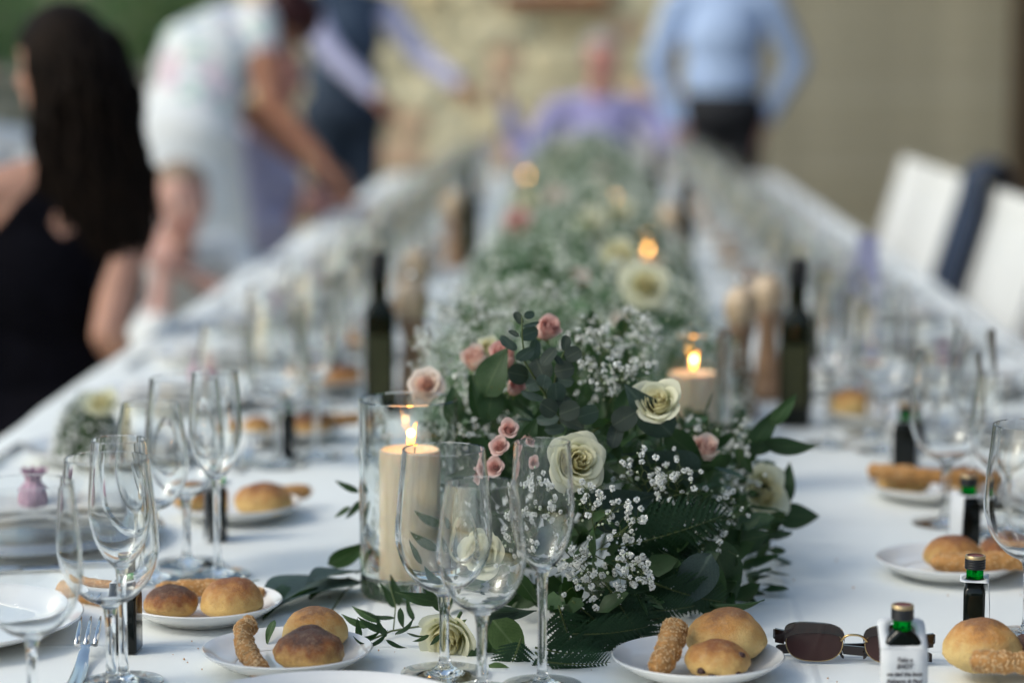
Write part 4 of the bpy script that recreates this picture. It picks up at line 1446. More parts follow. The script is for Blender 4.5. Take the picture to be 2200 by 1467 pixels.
cluster(1010, 930, 40, 50, 12, 2.42, PY(1060, 1050, 2.42), False)
cluster(980, 650, 60, 40, 34, 2.9, PY(1020, 800, 2.85), False)
cluster(1150, 640, 90, 35, 34, 2.92, PY(1150, 800, 2.88), False)
cluster(800, 960, 30, 100, 30, 2.62, PY(930, 1100, 2.58), False)
cluster(800, 1090, 28, 60, 14, 2.56, PY(930, 1150, 2.52), False)
cluster(930, 930, 40, 60, 22, 2.58, PY(990, 1050, 2.52), False)
cluster(1590, 940, 45, 45, 18, 2.55, PY(1500, 1060, 2.5), False)
cluster(1600, 1010, 45, 60, 16, 2.5, PY(1500, 1130, 2.45), False)
cluster(1470, 930, 50, 40, 16, 2.5, PY(1470, 1040, 2.48), False)
cluster(1110, 1205, 60, 40, 5, 2.24, PY(1180, 1250, 2.24))
for i in range(1500):
    p, e = mound(rf)
    if e < .55 or p.z < T + .09 or p.y < 2.45 or (p.x > .055 and p.z > T + .10): continue
    far_fl.append((p + Vector((0, 0, .012)), rf.uniform(.0024, .0038)))
so = add('gypsophila_stems', stems.mesh('gypsophila_stems', 'stem'), arr)
for i, (p, r_) in enumerate(near_fl):
    if i < 300:
        o = add('floret', FL[i % 5], so, p, (rf.uniform(0, 6), rf.uniform(0, 6), 0), r_)
    else:
        far_fl.append((p, r_))
ff_ = MB()
for p, r_ in far_fl: floret_add(ff_, p, r_, rf, 16)
o = add('small_florets', ff_.mesh('small_florets', 'floret', False), arr); o["kind"] = 'stuff'
ff_ = MB()
for p, r_ in buds: ff_.ball(p, r_, 1, .05, None, rf)
o = add('flower_buds', ff_.mesh('flower_buds', 'bud'), so); o["kind"] = 'stuff'

# ================================================================== FURTHER ARRANGEMENTS (soft in the distance)
def far_template(seed, hw, hl, hh):
    rnd = random.Random(seed)
    def shp(r2):
        a = r2.uniform(0, 6.283); q = math.sqrt(r2.random())
        x, y = hw * q * math.cos(a), hl * q * math.sin(a)
        top = hh * math.sqrt(max(0, 1 - q * q)) * (.8 + .35 * noise.noise(Vector((x * 7, y * 7, seed)))) + .03
        z_ = top * r2.uniform(.25, 1.0)
        return Vector((x, y, z_)), Vector((x * 2, y * .5, z_ + .05)).normalized()
    leaves = leaf_cloud('foliage', 2600, .040, .42, 'garland_leaf', rnd, shp)
    mb_ = MB()
    for _ in range(3300):
        p, n = shp(rnd)
        mb_.ball(p + n * .02, rnd.uniform(.0028, .0046), 0, .1, None, rnd)
    flo = mb_.mesh('small_florets', 'floret_soft', False)
    return leaves, flo
FT = [far_template(31, .235, .66, .225), far_template(32, .235, .66, .24), far_template(33, .225, .66, .22)]
far_specs = [
    (3.62, 0, .0, 'second flower arrangement from the front, with a big cream rose'),
    (4.85, 1, .0, 'third flower arrangement from the front, pink rose on its left'),
    (6.05, 2, .0, 'fourth flower arrangement from the front, with pale cream roses'),
    (7.25, 0, .0, 'fifth flower arrangement from the front, mostly white filler flowers'),
    (8.45, 1, .0, 'sixth flower arrangement from the front, pale and soft'),
    (9.55, 2, .0, 'last flower arrangement at the far end of the table')]
far_roses = [
    (0, 'cream', 1388, 612, 130, 3.35, .1, .5), (0, 'pink', 1245, 598, 45, 3.7, 0, .6), (0, 'blush', 1330, 690, 40, 3.3, 0, .5), (0, 'creambud', 1330, 555, 90, 3.9, 0, .8),
    (1, 'pink', 1113, 476, 72, 4.7, -.2, .4), (1, 'cream2', 1268, 482, 85, 4.8, 0, .5), (1, 'blush', 1060, 625, 40, 4.2, 0, .4), (1, 'cream2', 1330, 455, 70, 4.9, .2, .6),
    (2, 'blush', 1195, 425, 60, 6.0, 0, .4), (2, 'cream2', 1290, 420, 60, 6.0, 0, .4), (2, 'creambud', 1130, 435, 50, 5.8, 0, .5),
    (3, 'cream2', 1190, 380, 50, 7.2, 0, .4), (3, 'blush', 1290, 370, 45, 7.2, 0, .4), (4, 'cream2', 1230, 330, 42, 8.4, 0, .4), (4, 'pink', 1180, 335, 35, 8.4, 0, .4), (5, 'cream2', 1260, 305, 38, 9.5, 0, .4), (5, 'blush', 1215, 310, 35, 9.5, 0, .4)]
far_arr = []
CANDLES = [(PY(878, 1200, 2.40).x, 2.405), (PY(1486, 900, 2.98).x, 2.99), (PY(1388, 515, 4.63).x, 4.63), (PY(1317, 405, 6.24).x, 6.24), (PY(1128, 360, 7.25).x, 7.25)]
for i, (y, k, rz, lb) in enumerate(far_specs):
    t = empty('flower_arrangement', lb, 'flower arrangement', (0, y, T + .004), rz, 'flower arrangements along the table')
    far_arr.append(t)
    a = add('foliage', FT[k][0], t); a["kind"] = 'stuff'
    b = add('small_florets', FT[k][1], t); b["kind"] = 'stuff'
for (i, kind, px, py, d, y, vx, vy) in far_roses:
    t = far_arr[i]
    p = PY(px, py, y) - Vector(t.location)
    rose(kind, t, p, (-cf + cr * vx + cu * vy), d / scl(y) / 2)

cl_lab = ['the lit candle at the front, left of the cream roses', 'the lit candle before the two wooden mills', 'the lit candle brightest of the far ones',
          'the lit candle deep on the right of the flower row', 'the lit candle farthest down the flower row']
for (x, y), lb in zip(CANDLES, cl_lab):
    candle(x, y, lb)

# ================================================================== PLACE SETTINGS
NS = 16
sideZ = {-1: [2.107, 2.29, 2.796, 3.37], 1: [2.09, 2.505, 2.944, 3.547]}
sideX = {-1: [-.262, -.366, -.406, -.41], 1: [.1037, .3863, .4276, .4325]}
sideX[1] = [.1037, .3863, .4276, .4325]
dinY = {-1: [2.215, 2.66, 3.2], 1: [2.35, 2.88, 3.38]}
SN = {-1: 'left', 1: 'right'}
for s in (-1, 1):
    while len(sideZ[s]) < NS: sideZ[s].append(sideZ[s][-1] + .5)
    while len(sideX[s]) < NS: sideX[s].append(s * (.415 + R.uniform(-.015, .015)))
    while len(dinY[s]) < NS: dinY[s].append(dinY[s][-1] + .5)
sideX[1][4] = .44

# --- glasses
GG = 'stemmed glasses at the place settings'
ex = [('wine', 72, 1562, 'wine glass nearest the left edge, in front of the charger plate'),
      ('wine', 240, 1482, 'wide wine glass overlapped by a flute, beside the fork'),
      ('flute', 266, 1470, 'tall flute standing against a wide wine glass, beside the fork'),
      ('wine', 955, 1452, 'large wine glass in front of the candle cylinder'),
      ('water', 1035, 1496, 'small wine glass nearest the camera, between the large wine glass and the flute'),
      ('flute', 1165, 1478, 'champagne flute in front of the cream roses'),
      ('water', 330, 1246, 'wine glass furthest left of the three behind the first bread plates'),
      ('wine', 402, 1216, 'wine glass in the middle of the three behind the first bread plates'),
      ('flute', 468, 1238, 'flute with a bread roll behind its stem, right of two wine glasses'),
      ('wine', 2206, 1372, 'wine glass cut by the right edge, behind the front bread roll'),
      ('wine', 2030, 1128, 'big round wine glass in front of the roll plate at right'),
      ('water', 2150, 1150, 'smaller glass just right of the big round wine glass'),
      ('flute', 2085, 1090, 'flute behind the big round wine glass at right')]
for kind, px, py, lb in ex:
    p = P(px, py)
    glass(kind, p, lb, GG)
for s in (-1, 1):
    ks = range(2, NS - 1) if s < 0 else range(2, NS - 1)
    y0 = 3.17 if s < 0 else 3.28
    for k in ks:
        y = y0 + (k - 2) * .5
        o = ORD[k]
        for kind, dx, dy, nm in (('wine', .0, 0.0, 'wine glass'), ('flute', -.055 * s, .065, 'flute'), ('water', .075 * s, .02, 'smaller wine glass'), ('wine', .015 * s, .13, 'second large wine glass')):
            glass(kind, (s * .405 + dx + R.uniform(-.012, .012), y + dy + R.uniform(-.02, .02), 0), '%s of the %s place setting along the %s side of the table' % (nm, o, SN[s]), GG)

# --- side plates with bread
for s in (-1, 1):
    for k in range(NS):
        if sideZ[s][k] > 10.2: continue
        o = ORD[k]
        special = {(-1, 0): 'white side plate with three breads, left of the front glasses', (-1, 1): 'white side plate with two rolls beside the large leaf', (1, 0): 'white side plate with a raisin roll, left of the sunglasses', (1, 1): 'white side plate at the right edge, in front of a tagged bottle'}
        pl = add('side_plate', PL_SIDE, None, (sideX[s][k], sideZ[s][k], T + .001), (0, 0, R.uniform(0, 6)))
        tag(pl, special.get((s, k), 'white side plate, %s from the front along the %s side' % (o, SN[s])), 'plate', 'white side plates')

def on(s, k, dx, dy): return Vector((sideX[s][k] + dx, sideZ[s][k] + dy, T))
# first left plate
roll(655, 2.075, 156, 'brown', 'dark-topped bread roll at the front of the plate with the curved stick', rot=1.0)
roll(671, 2.145, 146, 'pale', 'pale bread roll behind the dark-topped one', var=0, rot=2.6)
a = PY(528, 1340, 2.125); b = PY(562, 1440, 2.06)
stick([PY(545, 1338, 2.13), PY(524, 1352, 2.118), PY(528, 1392, 2.095), PY(548, 1425, 2.07), PY(564, 1447, 2.052)], .0088, 'curved sesame bread stick standing over the rim of the front left plate', 620)
# second left plate
roll(356, 2.27, 124, 'brown', 'brown bread roll behind the flute stem on the second left plate', var=1, rot=.4)
roll(490, 2.265, 158, 'gold', 'golden bread roll beside the large leaf on the second left plate', var=0, rot=2.0)
stick([PY(330, 1272, 2.325), PY(400, 1263, 2.335), PY(500, 1266, 2.34), PY(572, 1283, 2.33)], .0085, 'sesame bread stick lying behind the two rolls of the second left plate', 420)
stick([PY(142, 1268, 2.38), PY(190, 1275, 2.36), PY(250, 1284, 2.34), PY(300, 1290, 2.33)], .0098, 'sesame bread stick reaching out left behind the wine glass', 380)
# third left plate
roll(560, 2.775, 138, 'gold', 'golden bread roll right of the flute stem on the third left plate', var=1)
roll(408, 2.80, 84, 'gold', 'small golden bread roll left of the stems on the third left plate', var=0)
stick([PY(540, 1068, 2.84), PY(600, 1058, 2.85), PY(672, 1055, 2.86)], .0088, 'sesame bread stick jutting out right of the third left plate', 180)
roll(550, 3.36, 74, 'gold', 'golden bread roll with a wine glass before it on the fourth left plate', var=0)
roll(668, 3.37, 96, 'brown', 'brown bread roll on the fourth left plate, right of a small dark bottle', var=1)
stick([on(-1, 3, .02, .01) + Vector((0, 0, .03)), on(-1, 3, .06, .02) + Vector((0, 0, .026)), on(-1, 3, .10, .01) + Vector((0, 0, .03))], .009, 'bread stick jutting out right of the fourth left plate', 100)
# right plates
roll(1567, 2.115, 180, 'pale', 'big floury bread roll left of the sunglasses', var=1, rot=.6)
rr_ = roll(1548, 2.062, 152, 'gold', 'golden raisin roll at the front of the plate left of the sunglasses', var=1, rot=2.2)
for q, (vx, vz) in enumerate([(.75, .72), (.62, .25), (-.55, .35), (.1, .62), (-.2, .2)]):
    m_ = MB(); m_.ball((0, 0, 0), (.15, .12, .10), 2, .1)
    # on the camera side of the roll (its own axes are turned)
    d = Vector((vx * .95, -math.sqrt(max(0, 1 - vx * vx * .8)) * (.95 if vz < .5 else .55), 0))
    d.rotate(Euler((0, 0, -2.2)))
    add('raisin', m_.mesh('raisin', 'raisin'), rr_, (d.x * .93, d.y * .93, vz))
stick([PY(1452, 1336, 2.10), PY(1446, 1365, 2.088), PY(1432, 1405, 2.068), PY(1412, 1440, 2.045)], .0112, 'thick sesame bread stick leaning on the plate left of the sunglasses', 520)
roll(2110, 2.09, 174, 'pale', 'golden bread roll before the tagged bottle at the right edge', var=0, rot=1.0, x=PY(2110, 1390, 2.09).x)
stick([PY(2084, 1418, 2.03), PY(2140, 1421, 2.03), PY(2210, 1424, 2.035), PY(2260, 1428, 2.05)], .0092, 'sesame bread stick along the front of the plate at the right edge', 420)
roll(2235, 2.10, 120, 'brown', 'bread roll cut by the right edge of the photo', var=0)
roll(2058, 2.50, 136, 'gold', 'golden bread roll on the third right plate, behind a sesame stick', var=0)
roll(2172, 2.53, 120, 'brown', 'brown bread roll beside the wine glass on the third right plate', var=1)
stick([PY(1998, 1206, 2.455), PY(2080, 1207, 2.45), PY(2180, 1204, 2.455), PY(2230, 1205, 2.46)], .0098, 'sesame bread stick across the front of the third right plate', 260)
roll(1950, 2.93, 122, 'gold', 'golden bread roll on the fourth right plate, in front of a green bottle neck', var=1)
roll(2080, 2.95, 96, 'brown', 'brown bread roll behind a mini bottle on the fourth right plate', var=0)
stick([PY(1862, 1010, 2.90), PY(1920, 1015, 2.89), PY(2000, 1022, 2.885), PY(2130, 1028, 2.89)], .0095, 'long bread stick across the fourth right plate', 160)
roll(1832, 3.53, 104, 'pale', 'pale bread roll on the fifth right plate, next to the tall oil bottle', x=.395)
stick([on(1, 4, .0, -.03) + Vector((0, 0, .022)), on(1, 4, .04, -.035) + Vector((0, 0, .022)), on(1, 4, .09, -.03) + Vector((0, 0, .024))], .009, 'bread stick on the fifth right plate', 0)
for s in (-1, 1):
    for k in range(4 if s < 0 else 5, NS):
        if sideZ[s][k] > 9.9: continue
        o = ORD[k]
        x, y = sideX[s][k], sideZ[s][k]
        roll(0, y - .012, .030, R.choice(['gold', 'pale', 'brown']), 'bread roll on the %s side plate along the %s side, on the aisle half' % (o, SN[s]), x=x + s * .028)
        roll(0, y + .015, .028, R.choice(['gold', 'brown']), 'bread roll on the %s side plate along the %s side, on the flower half' % (o, SN[s]), x=x - s * .030)
        if k < 8:
            stick([(x - .06, y - .035, T + .022), (x, y - .045, T + .022), (x + .07, y - .03, T + .026)], .009, 'bread stick at the front of the %s side plate along the %s side' % (o, SN[s]), 0)

cm = MB(); rc_ = random.Random(8)
for _ in range(80):
    cx, cy_ = rc_.choice([(sideX[-1][0], sideZ[-1][0]), (sideX[-1][1], sideZ[-1][1]), (sideX[1][0], sideZ[1][0]), (sideX[1][1], sideZ[1][1])])
    a = rc_.uniform(0, 6.28); q = .085 + abs(rc_.gauss(0, .05))
    cm.ball((cx + q * math.cos(a), cy_ + q * math.sin(a), T + .0022), rc_.uniform(.0004, .0012), 0, .3, None, rc_)
o = add('bread_crumbs', cm.mesh('bread_crumbs', 'stick', False)); tag(o, 'tiny bread crumbs scattered round the front side plates', 'crumbs', kind='stuff')

# --- mini bottles
b1, tg1 = mini_bottle(P(1935, 1514), 0.03, 'green liqueur miniature with a printed white paper tag, in front of the sunglasses', False)
lines = [('Take a', .0050, .0130, .0405), ('SHOT', .0056, .0145, .0345), ('we tied the knot', .0046, .0300, .0283), ('Rebecca & Paul', .0046, .0300, .0222), ('Kane', .0042, .0105, .0178), ('29th July 2019', .0042, .0240, .0126)]
for s_, size, w, z_ in lines:
    add('lettering', text_mesh(s_, size, .25, w, .00017), tg1, (0, -.0125 - .0024 - .0002, z_), (rad(90), 0, 0))
hm = MB()
hp = []
for k in range(24):
    t = 2 * math.pi * k / 24
    hp.append((.016 * math.sin(t) ** 3 * .12, 0, (.013 * math.cos(t) - .005 * math.cos(2 * t) - .002 * math.cos(3 * t) - .001 * math.cos(4 * t)) * .12))
hm.add([Vector(q) for q in hp] + [Vector((q[0], .0001, q[2])) for q in hp], [tuple(range(24))])
hme = hm.mesh('heart_mark', 'ink', False)
for x in (-.010, 0, .010):
    add('heart_mark', hme, tg1, (x, -.0154, .0075))
mini_bottle(PY(2093, 1300, 2.195) * 1.0 if False else (PY(2093, 1300, 2.205).x, 2.205), rad(80), 'green liqueur miniature turned sideways behind the bread roll at the right edge')
mini_bottle((PY(2080, 1100, 2.63).x, 2.63), rad(-78), 'green liqueur miniature behind the third plate of the right side')
mini_bottle((PY(1945, 900, 3.16).x, 3.16), rad(170), 'green liqueur miniature behind the fourth plate of the right side')
mini_bottle((PY(277, 1350, 2.165).x, 2.165), rad(-92), 'dark liqueur miniature hidden behind the flute by the fork')
mini_bottle((PY(470, 1150, 2.67).x, 2.67), rad(-88), 'dark liqueur miniature behind the stems of the second glass cluster')
mini_bottle((PY(617, 950, 3.225).x, 3.225), rad(-95), 'dark liqueur miniature between the fourth left plate and the third')
for s in (-1, 1):
    for k in range(5, 15):
        if sideZ[s][k] > 9.7: continue
        mini_bottle((sideX[s][k] + R.uniform(-.02, .02), sideZ[s][k] - .25 + R.uniform(-.03, .03)), R.uniform(0, 6), 'liqueur miniature in front of the %s side plate along the %s side' % (ORD[k], SN[s]))

# --- dinner plates, chargers, napkins, cutlery
def napkin_mesh(seed):
    rnd = random.Random(seed)
    m_ = MB()
    n = 14
    for lay in range(3):
        vs_, fs = [], []
        ox, oy = rnd.uniform(-.006, .006), rnd.uniform(-.006, .006)
        for sgn in (0, 1):
            for i in range(n + 1):
                for j in range(n + 1):
                    x = (i / n - .5) * .19; y = (j / n - .5) * .085
                    z_ = lay * .009 + sgn * .008 + .004 * noise.noise(Vector((x * 18, y * 18, seed + lay)))
                    e = max(abs(i / n - .5), abs(j / n - .5)) * 2
                    if e > .9: z_ += (.5 - sgn) * .007 * (e - .9) * 10
                    vs_.append((x + ox, y + oy, z_ + .001))
        q = (n + 1) ** 2
        for i in range(n):
            for j in range(n):
                a = i * (n + 1) + j
                fs.append((a, a + 1, a + n + 2, a + n + 1))
                fs.append((q + a, q + a + n + 1, q + a + n + 2, q + a + 1))
        for j in range(n):
            for (a, b) in ((j, j + 1), (n * (n + 1) + j + 1, n * (n + 1) + j)):
                fs.append((a, q + a, q + b, b))
            for (a, b) in (((j + 1) * (n + 1), j * (n + 1)), (j * (n + 1) + n, (j + 1) * (n + 1) + n)):
                fs.append((a, q + a, q + b, b))
        m_.add([Vector(v) for v in vs_], fs)
    return m_.mesh('napkin', 'napkin')
NAP = [napkin_mesh(1), napkin_mesh(2)]
def rosette_mesh():
    """small fabric pouch: full belly, tied neck, ruffled mouth"""
    n = 48
    rings = []
    for z_, r_, a_ in ((0, .020, .02), (.004, .027, .04), (.014, .030, .05), (.026, .026, .08), (.034, .017, .14), (.038, .012, .18), (.042, .013, .22), (.048, .016, .22), (.053, .019, .24)):
        rg = []
        for k in range(n):
            a = 2 * math.pi * k / n
            w = 1 + a_ * (math.sin(a * 11 + z_ * 40) * .5 + noise.noise(Vector((math.cos(a) * 2, math.sin(a) * 2, z_ * 40))))
            rg.append((r_ * w * math.cos(a), r_ * w * math.sin(a), z_ + (.0025 * math.sin(a * 9 + 1) if z_ > .05 else 0)))
        rings.append(rg)
    return loft(rings, 'mauve', 'favour_pouch', 180, True, False)
ROS = rosette_mesh()
def fork_meshes():
    h = MB()
    pts = spline([(0, -.10, .004), (0, -.05, .003), (0, 0, .004), (0, .03, .010), (0, .045, .012)], 5)
    n = len(pts)
    vs_, fs = [], []
    for i, p in enumerate(pts):
        t = i / (n - 1)
        w = .0062 * (1 - t) ** .6 + .0021 + (.0075 * max(0, (t - .88) / .12))
        for x, dz in ((-w, 0), (-w * .6, .0012), (w * .6, .0012), (w, 0), (0, -.0012)):
            vs_.append((x, p[1], p[2] + dz))
    for i in range(n - 1):
        for k in range(5):
            a = i * 5 + k; b = i * 5 + (k + 1) % 5
            fs.append((a, b, b + 5, a + 5))
    h.add([Vector(v) for v in vs_], fs + [(4, 3, 2, 1, 0), tuple((n - 1) * 5 + k for k in range(5))])
    tines = []
    for x in (-.0085, 0, .0085):
        m_ = MB()
        m_.tube([(x, .043, .012), (x, .062, .017), (x * 1.04, .085, .022), (x * 1.04, .100, .0245)], [.0026, .0025, .0018, .0006], 8)
        tines.append(m_.mesh('tine', 'steel'))
    m_ = MB(); m_.box((0, .0445, .0121), (.0205, .0055, .0022)); tines.append(m_.mesh('shoulder', 'steel', False))
    return h.mesh('handle', 'steel', True, 50), tines
FH, FTN = fork_meshes()
def fork(loc, rz, label):
    t = empty('fork', label, 'fork', (loc[0], loc[1], T + .001), rz, 'steel forks at the place settings')
    add('handle', FH, t)
    for me in FTN[:3]: add('tine', me, t)
    add('shoulder', FTN[3], t)
def knife_meshes():
    m_ = MB(); m_.tube([(0, -.11, .004), (0, -.07, .0045), (0, -.01, .004), (0, 0, .004)], [.004, .0052, .0036, .003], 10)
    b = MB(); b.add([Vector(v) for v in ((-.004, 0, .003), (.004, 0, .003), (.0075, .03, .003), (.008, .09, .003), (.001, .112, .003), (-.0045, .10, .003), (-.004, 0, .0052), (.002, 0, .0052), (.002, .09, .0052), (-.0035, .1, .0052))],
                    [(0, 5, 4, 3, 2, 1), (6, 7, 8, 9), (1, 2, 3, 8, 7), (3, 4, 9, 8), (0, 6, 9, 5), (4, 5, 9), (0, 1, 7, 6)])
    return m_.mesh('handle', 'steel'), b.mesh('blade', 'steel', False)
KH, KB = knife_meshes()
def knife(loc, rz, label):
    t = empty('knife', label, 'knife', (loc[0], loc[1], T + .001), rz, 'steel knives at the place settings')
    add('handle', KH, t); add('blade', KB, t)

tp, bp_ = P(199, 1352, .01), P(150, 1500, .004)
dv = tp - bp_
fork((tp - dv.normalized() * .112), math.atan2(-dv.x, dv.y), 'three-tined steel fork lying left of the dark mini bottle')
for s in (-1, 1):
    for k in range(NS):
        y = dinY[s][k]
        if y > 10.2: continue
        o = ORD[k]
        x = s * .615
        if s < 0 and k == 1:
            c = add('charger_plate', PL_CHG, None, (-.62, 2.66, T + .001)); tag(c, 'silver-grey ringed charger plate under the folded napkin at the left edge', 'charger plate')
            nk = add('napkin', NAP[0], None, (-.60, 2.66, T + .0215), (0, 0, .25)); tag(nk, 'grey-white folded napkin on the silver charger plate', 'napkin', 'folded napkins on the plates')
            ro = add('favour_pouch', ROS, None, (PY(76, 1080, 2.64).x, 2.64, T + .040), (0, 0, .5), (.76, .76, .86)); tag(ro, 'mauve fabric pouch standing on the folded napkin at the left edge', 'pouch', 'mauve fabric pouches on the napkins')
            continue
        pl = add('dinner_plate', PL_DIN, None, (x if not (s < 0 and k == 0) else -.605, y, T + .001)); 
        tag(pl, ('large white dinner plate at the left edge beside the fork' if (s < 0 and k == 0) else 'white dinner plate, %s from the front along the %s side' % (o, SN[s])), 'plate', 'white dinner plates')
        if not (s < 0 and k == 0):
            nk = add('napkin', NAP[k % 2], None, (x, y, T + .0075), (0, 0, R.uniform(-.4, .4)))
            tag(nk, 'folded napkin on the %s dinner plate along the %s side' % (o, SN[s]), 'napkin', 'folded napkins on the plates')
            if k in (3, 5, 6, 9, 11):
                ro = add('favour_pouch', ROS, None, (x - s * .03, y, T + .038), (0, 0, R.uniform(0, 6)), .8)
                tag(ro, 'mauve pouch on the napkin of the %s dinner plate along the %s side' % (o, SN[s]), 'pouch', 'mauve fabric pouches on the napkins')
        if k > 0 and k < 9:
            fork((x - s * .0 + .165 * (1 if s > 0 else 1) * (-1 if s > 0 else 1), y), rad(0 if True else 90), 'fork beside the %s dinner plate along the %s side' % (o, SN[s]))
            knife((x + s * .165 if abs(x + s * .165) < .8 else s * .79, y), 0, 'knife beside the %s dinner plate along the %s side' % (o, SN[s]))
knife(P(45, 1222, .004), math.atan2(-1.0, .35), 'thin steel knife lying in front of the charger plate')
nd = add('dinner_plate', PL_NEAR, None, (-.205, 1.897, T + .001)); tag(nd, 'white dinner plate cut by the bottom edge, before the curved bread stick', 'plate', 'white dinner plates')

# --- small posy on the left
posy = empty('flower_posy', 'small posy of white filler flowers and a cream rose at left', 'posy', P(190, 995))
pr = random.Random(5)
def pshape(r2):
    d = Vector((r2.gauss(0, 1), r2.gauss(0, 1), abs(r2.gauss(0, 1)))).normalized()
    return Vector((d.x * .042, d.y * .04, .012 + d.z * .085 * r2.uniform(.5, 1))), d
a = add('foliage', leaf_cloud('foliage', 500, .018, .5, 'foliage_mid', pr, pshape), posy); a["kind"] = 'stuff'
m_ = MB()
for _ in range(420):
    p, d = pshape(pr); m_.ball(p + d * .006, pr.uniform(.002, .0034), 0, .1, None, pr)
a = add('small_florets', m_.mesh('small_florets', 'floret', False), posy); a["kind"] = 'stuff'
rose('cream2', posy, PY(218, 868, P(190, 995).y - .03) - Vector(posy.location), -cf + cu * .9, .026)
rl = roll(232, 3.12, 60, 'brown', 'brown bread roll beside the small posy', z=.0)
rl = roll(318, 3.20, 50, 'brown', 'brown bread roll behind the posy, seen through the glass', z=.0, var=1)

# --- oil bottles and mills
oil_bottle(PY(815, 700, 3.62).x, 3.62, 'tall dark oil bottle left of the flowers, beside a wooden mill')
oil_bottle(PY(1712, 700, 3.52).x, 3.52, 'tall dark oil bottle right of the flowers, beside two wooden mills', -.2)
oil_bottle(PY(1470, 480, 5.55).x, 5.55, 'dark oil bottle farther along the right of the flowers')
oil_bottle(PY(1010, 430, 6.1).x, 6.1, 'dark oil bottle farther along the left of the flowers')
oil_bottle(PY(1408, 370, 7.6).x, 7.6, 'dark oil bottle near the far end of the flower row')
mill(PY(886, 700, 3.66).x, 3.66, 'wooden pepper mill with a pale head beside the left oil bottle')
mill(PY(893, 600, 4.25).x, 4.25, 'wooden mill half hidden behind the left pepper mill')
mill(PY(1592, 700, 3.60).x, 3.60, 'wooden mill between the candle cylinder and the right oil bottle')
mill(PY(1650, 700, 3.78).x, 3.78, 'second wooden mill, just left of the right oil bottle')
mill(PY(1440, 480, 5.50).x, 5.50, 'wooden mill farther along the right of the flowers')
mill(PY(975, 430, 6.0).x, 6.0, 'wooden mill farther along the left of the flowers')

# --- standing menu card on the right
mc = MB()
mc.box((0, -.010, .115), (.036, .0015, .23), Matrix.Rotation(rad(-4), 3, 'X')); mc.box((0, .010, .115), (.036, .0015, .23), Matrix.Rotation(rad(4), 3, 'X'))
m_ = mc.mesh('menu_card', 'lilac', False)
o = add('menu_card', m_, None, (PY(1862, 700, 4.15).x, 4.15, T + .002), (0, 0, .3)); tag(o, 'tall narrow pale lilac folded card standing among the right-hand glasses', 'card')

# ------------------------------------------------------------------ sunglasses
sg = empty('sunglasses', 'dark tortoiseshell browline sunglasses with gold rims lying on the cloth', 'sunglasses', (PY(1834, 1400, 2.140).x, 2.140, T + .001), rad(-6))
sg.scale = (.97, .97, .86)
def lens_out(k, s=1.0):
    t = 2 * math.pi * k / 36
    c, s_ = math.cos(t), math.sin(t)
    x = .0255 * math.copysign(abs(c) ** .75, c) * s
    z_ = .0158 * math.copysign(abs(s_) ** .8, s_) * s
    x *= 1 + .12 * (z_ / .0158) if True else 1
    return x, z_
LZ = .0172
for sx in (-1, 1):
    cx = sx * .0365
    m_ = MB()
    pts = [lens_out(k) for k in range(36)]
    vs_ = [Vector((0, -.0022, 0))] + [Vector((sx * x, -.0018 + 1.6 * (x * x + z_ * z_), z_)) for x, z_ in pts] 
    vb = [v + Vector((0, .0014, 0)) for v in vs_]
    f1 = [(0, 1 + (k + 1) % 36, 1 + k) if sx > 0 else (0, 1 + k, 1 + (k + 1) % 36) for k in range(36)]
    f2 = [tuple(37 + i for i in f[::-1]) for f in f1]
    m_.add(vs_ + vb, f1 + f2)
    ln_ = add('lens', m_.mesh('lens', 'lens_brown'), sg, (cx, 0, LZ))
    m_ = MB()
    rim = [Vector((sx * x * 1.01, -.001 + 1.6 * (x * x + z_ * z_), z_ * 1.02)) for x, z_ in pts]
    m_.tube(rim + [rim[0]], .0008, 6, False)
    add('rim', m_.mesh('rim', 'gold'), sg, (cx, 0, LZ))
    # heavy brow bar following the top of the lens, flaring to the hinge
    m_ = MB()
    bp2 = []
    for k in range(15):
        u = k / 14
        t = math.pi * (.06 + .88 * u)
        c, s_ = math.cos(t), math.sin(t)
        x = -.0275 * math.copysign(abs(c) ** .75, c); z_ = .0162 * abs(s_) ** .8
        x *= 1 + .12 * (z_ / .0158)
        bp2.append((x, z_ + .0022, u))
    rings = []
    for (x, z_, u) in bp2:
        h = .0046 + .0046 * u
        y = -.0012 + 1.6 * (x * x + z_ * z_)
        rings.append([(sx * x, y - .0022, z_ + h), (sx * x, y + .0022, z_ + h), (sx * x, y + .0022, z_ - h * .55), (sx * x, y - .0024, z_ - h * .55)])
    e = rings[-1]
    rings.append([(p[0] + sx * .0085, p[1] + .002, p[2] + .001) for p in e])
    br = loft(rings if sx > 0 else [r_[::-1] for r_ in rings], 'tortoise', 'brow_bar', 40)
    add('brow_bar', br, sg, (cx, 0, LZ))
    m_ = MB(); m_.ball((0, 0, 0), (.002, .0035, .0065), 2)
    add('nose_pad', m_.mesh('nose_pad', 'clear_plastic'), sg, (sx * .0115, .004, LZ - .008), (0, rad(sx * 20), 0))
    # temple, folded behind the lenses
    m_ = MB()
    hx = sx * .0725
    tp_ = spline([(hx, .006, LZ + .011), (hx * .98, .016, LZ + .006), (hx * .3, .021 + .004 * sx, LZ - .006), (-hx * .35, .022 + .005 * sx, LZ - .010), (-hx * .9, .020 + .006 * sx, .0055), (-hx * 1.0, .018 + .006 * sx, .004)], 5)
    rings = []
    for i, p in enumerate(tp_):
        h = .0048 if i > 3 else .0040
        rings.append([(p[0], p[1] - .0016, p[2] + h), (p[0], p[1] + .0016, p[2] + h), (p[0], p[1] + .0016, max(.0006, p[2] - h)), (p[0], p[1] - .0016, max(.0006, p[2] - h))])
    add('temple', loft(rings if sx < 0 else [r_[::-1] for r_ in rings], 'tortoise', 'temple', 40), sg)
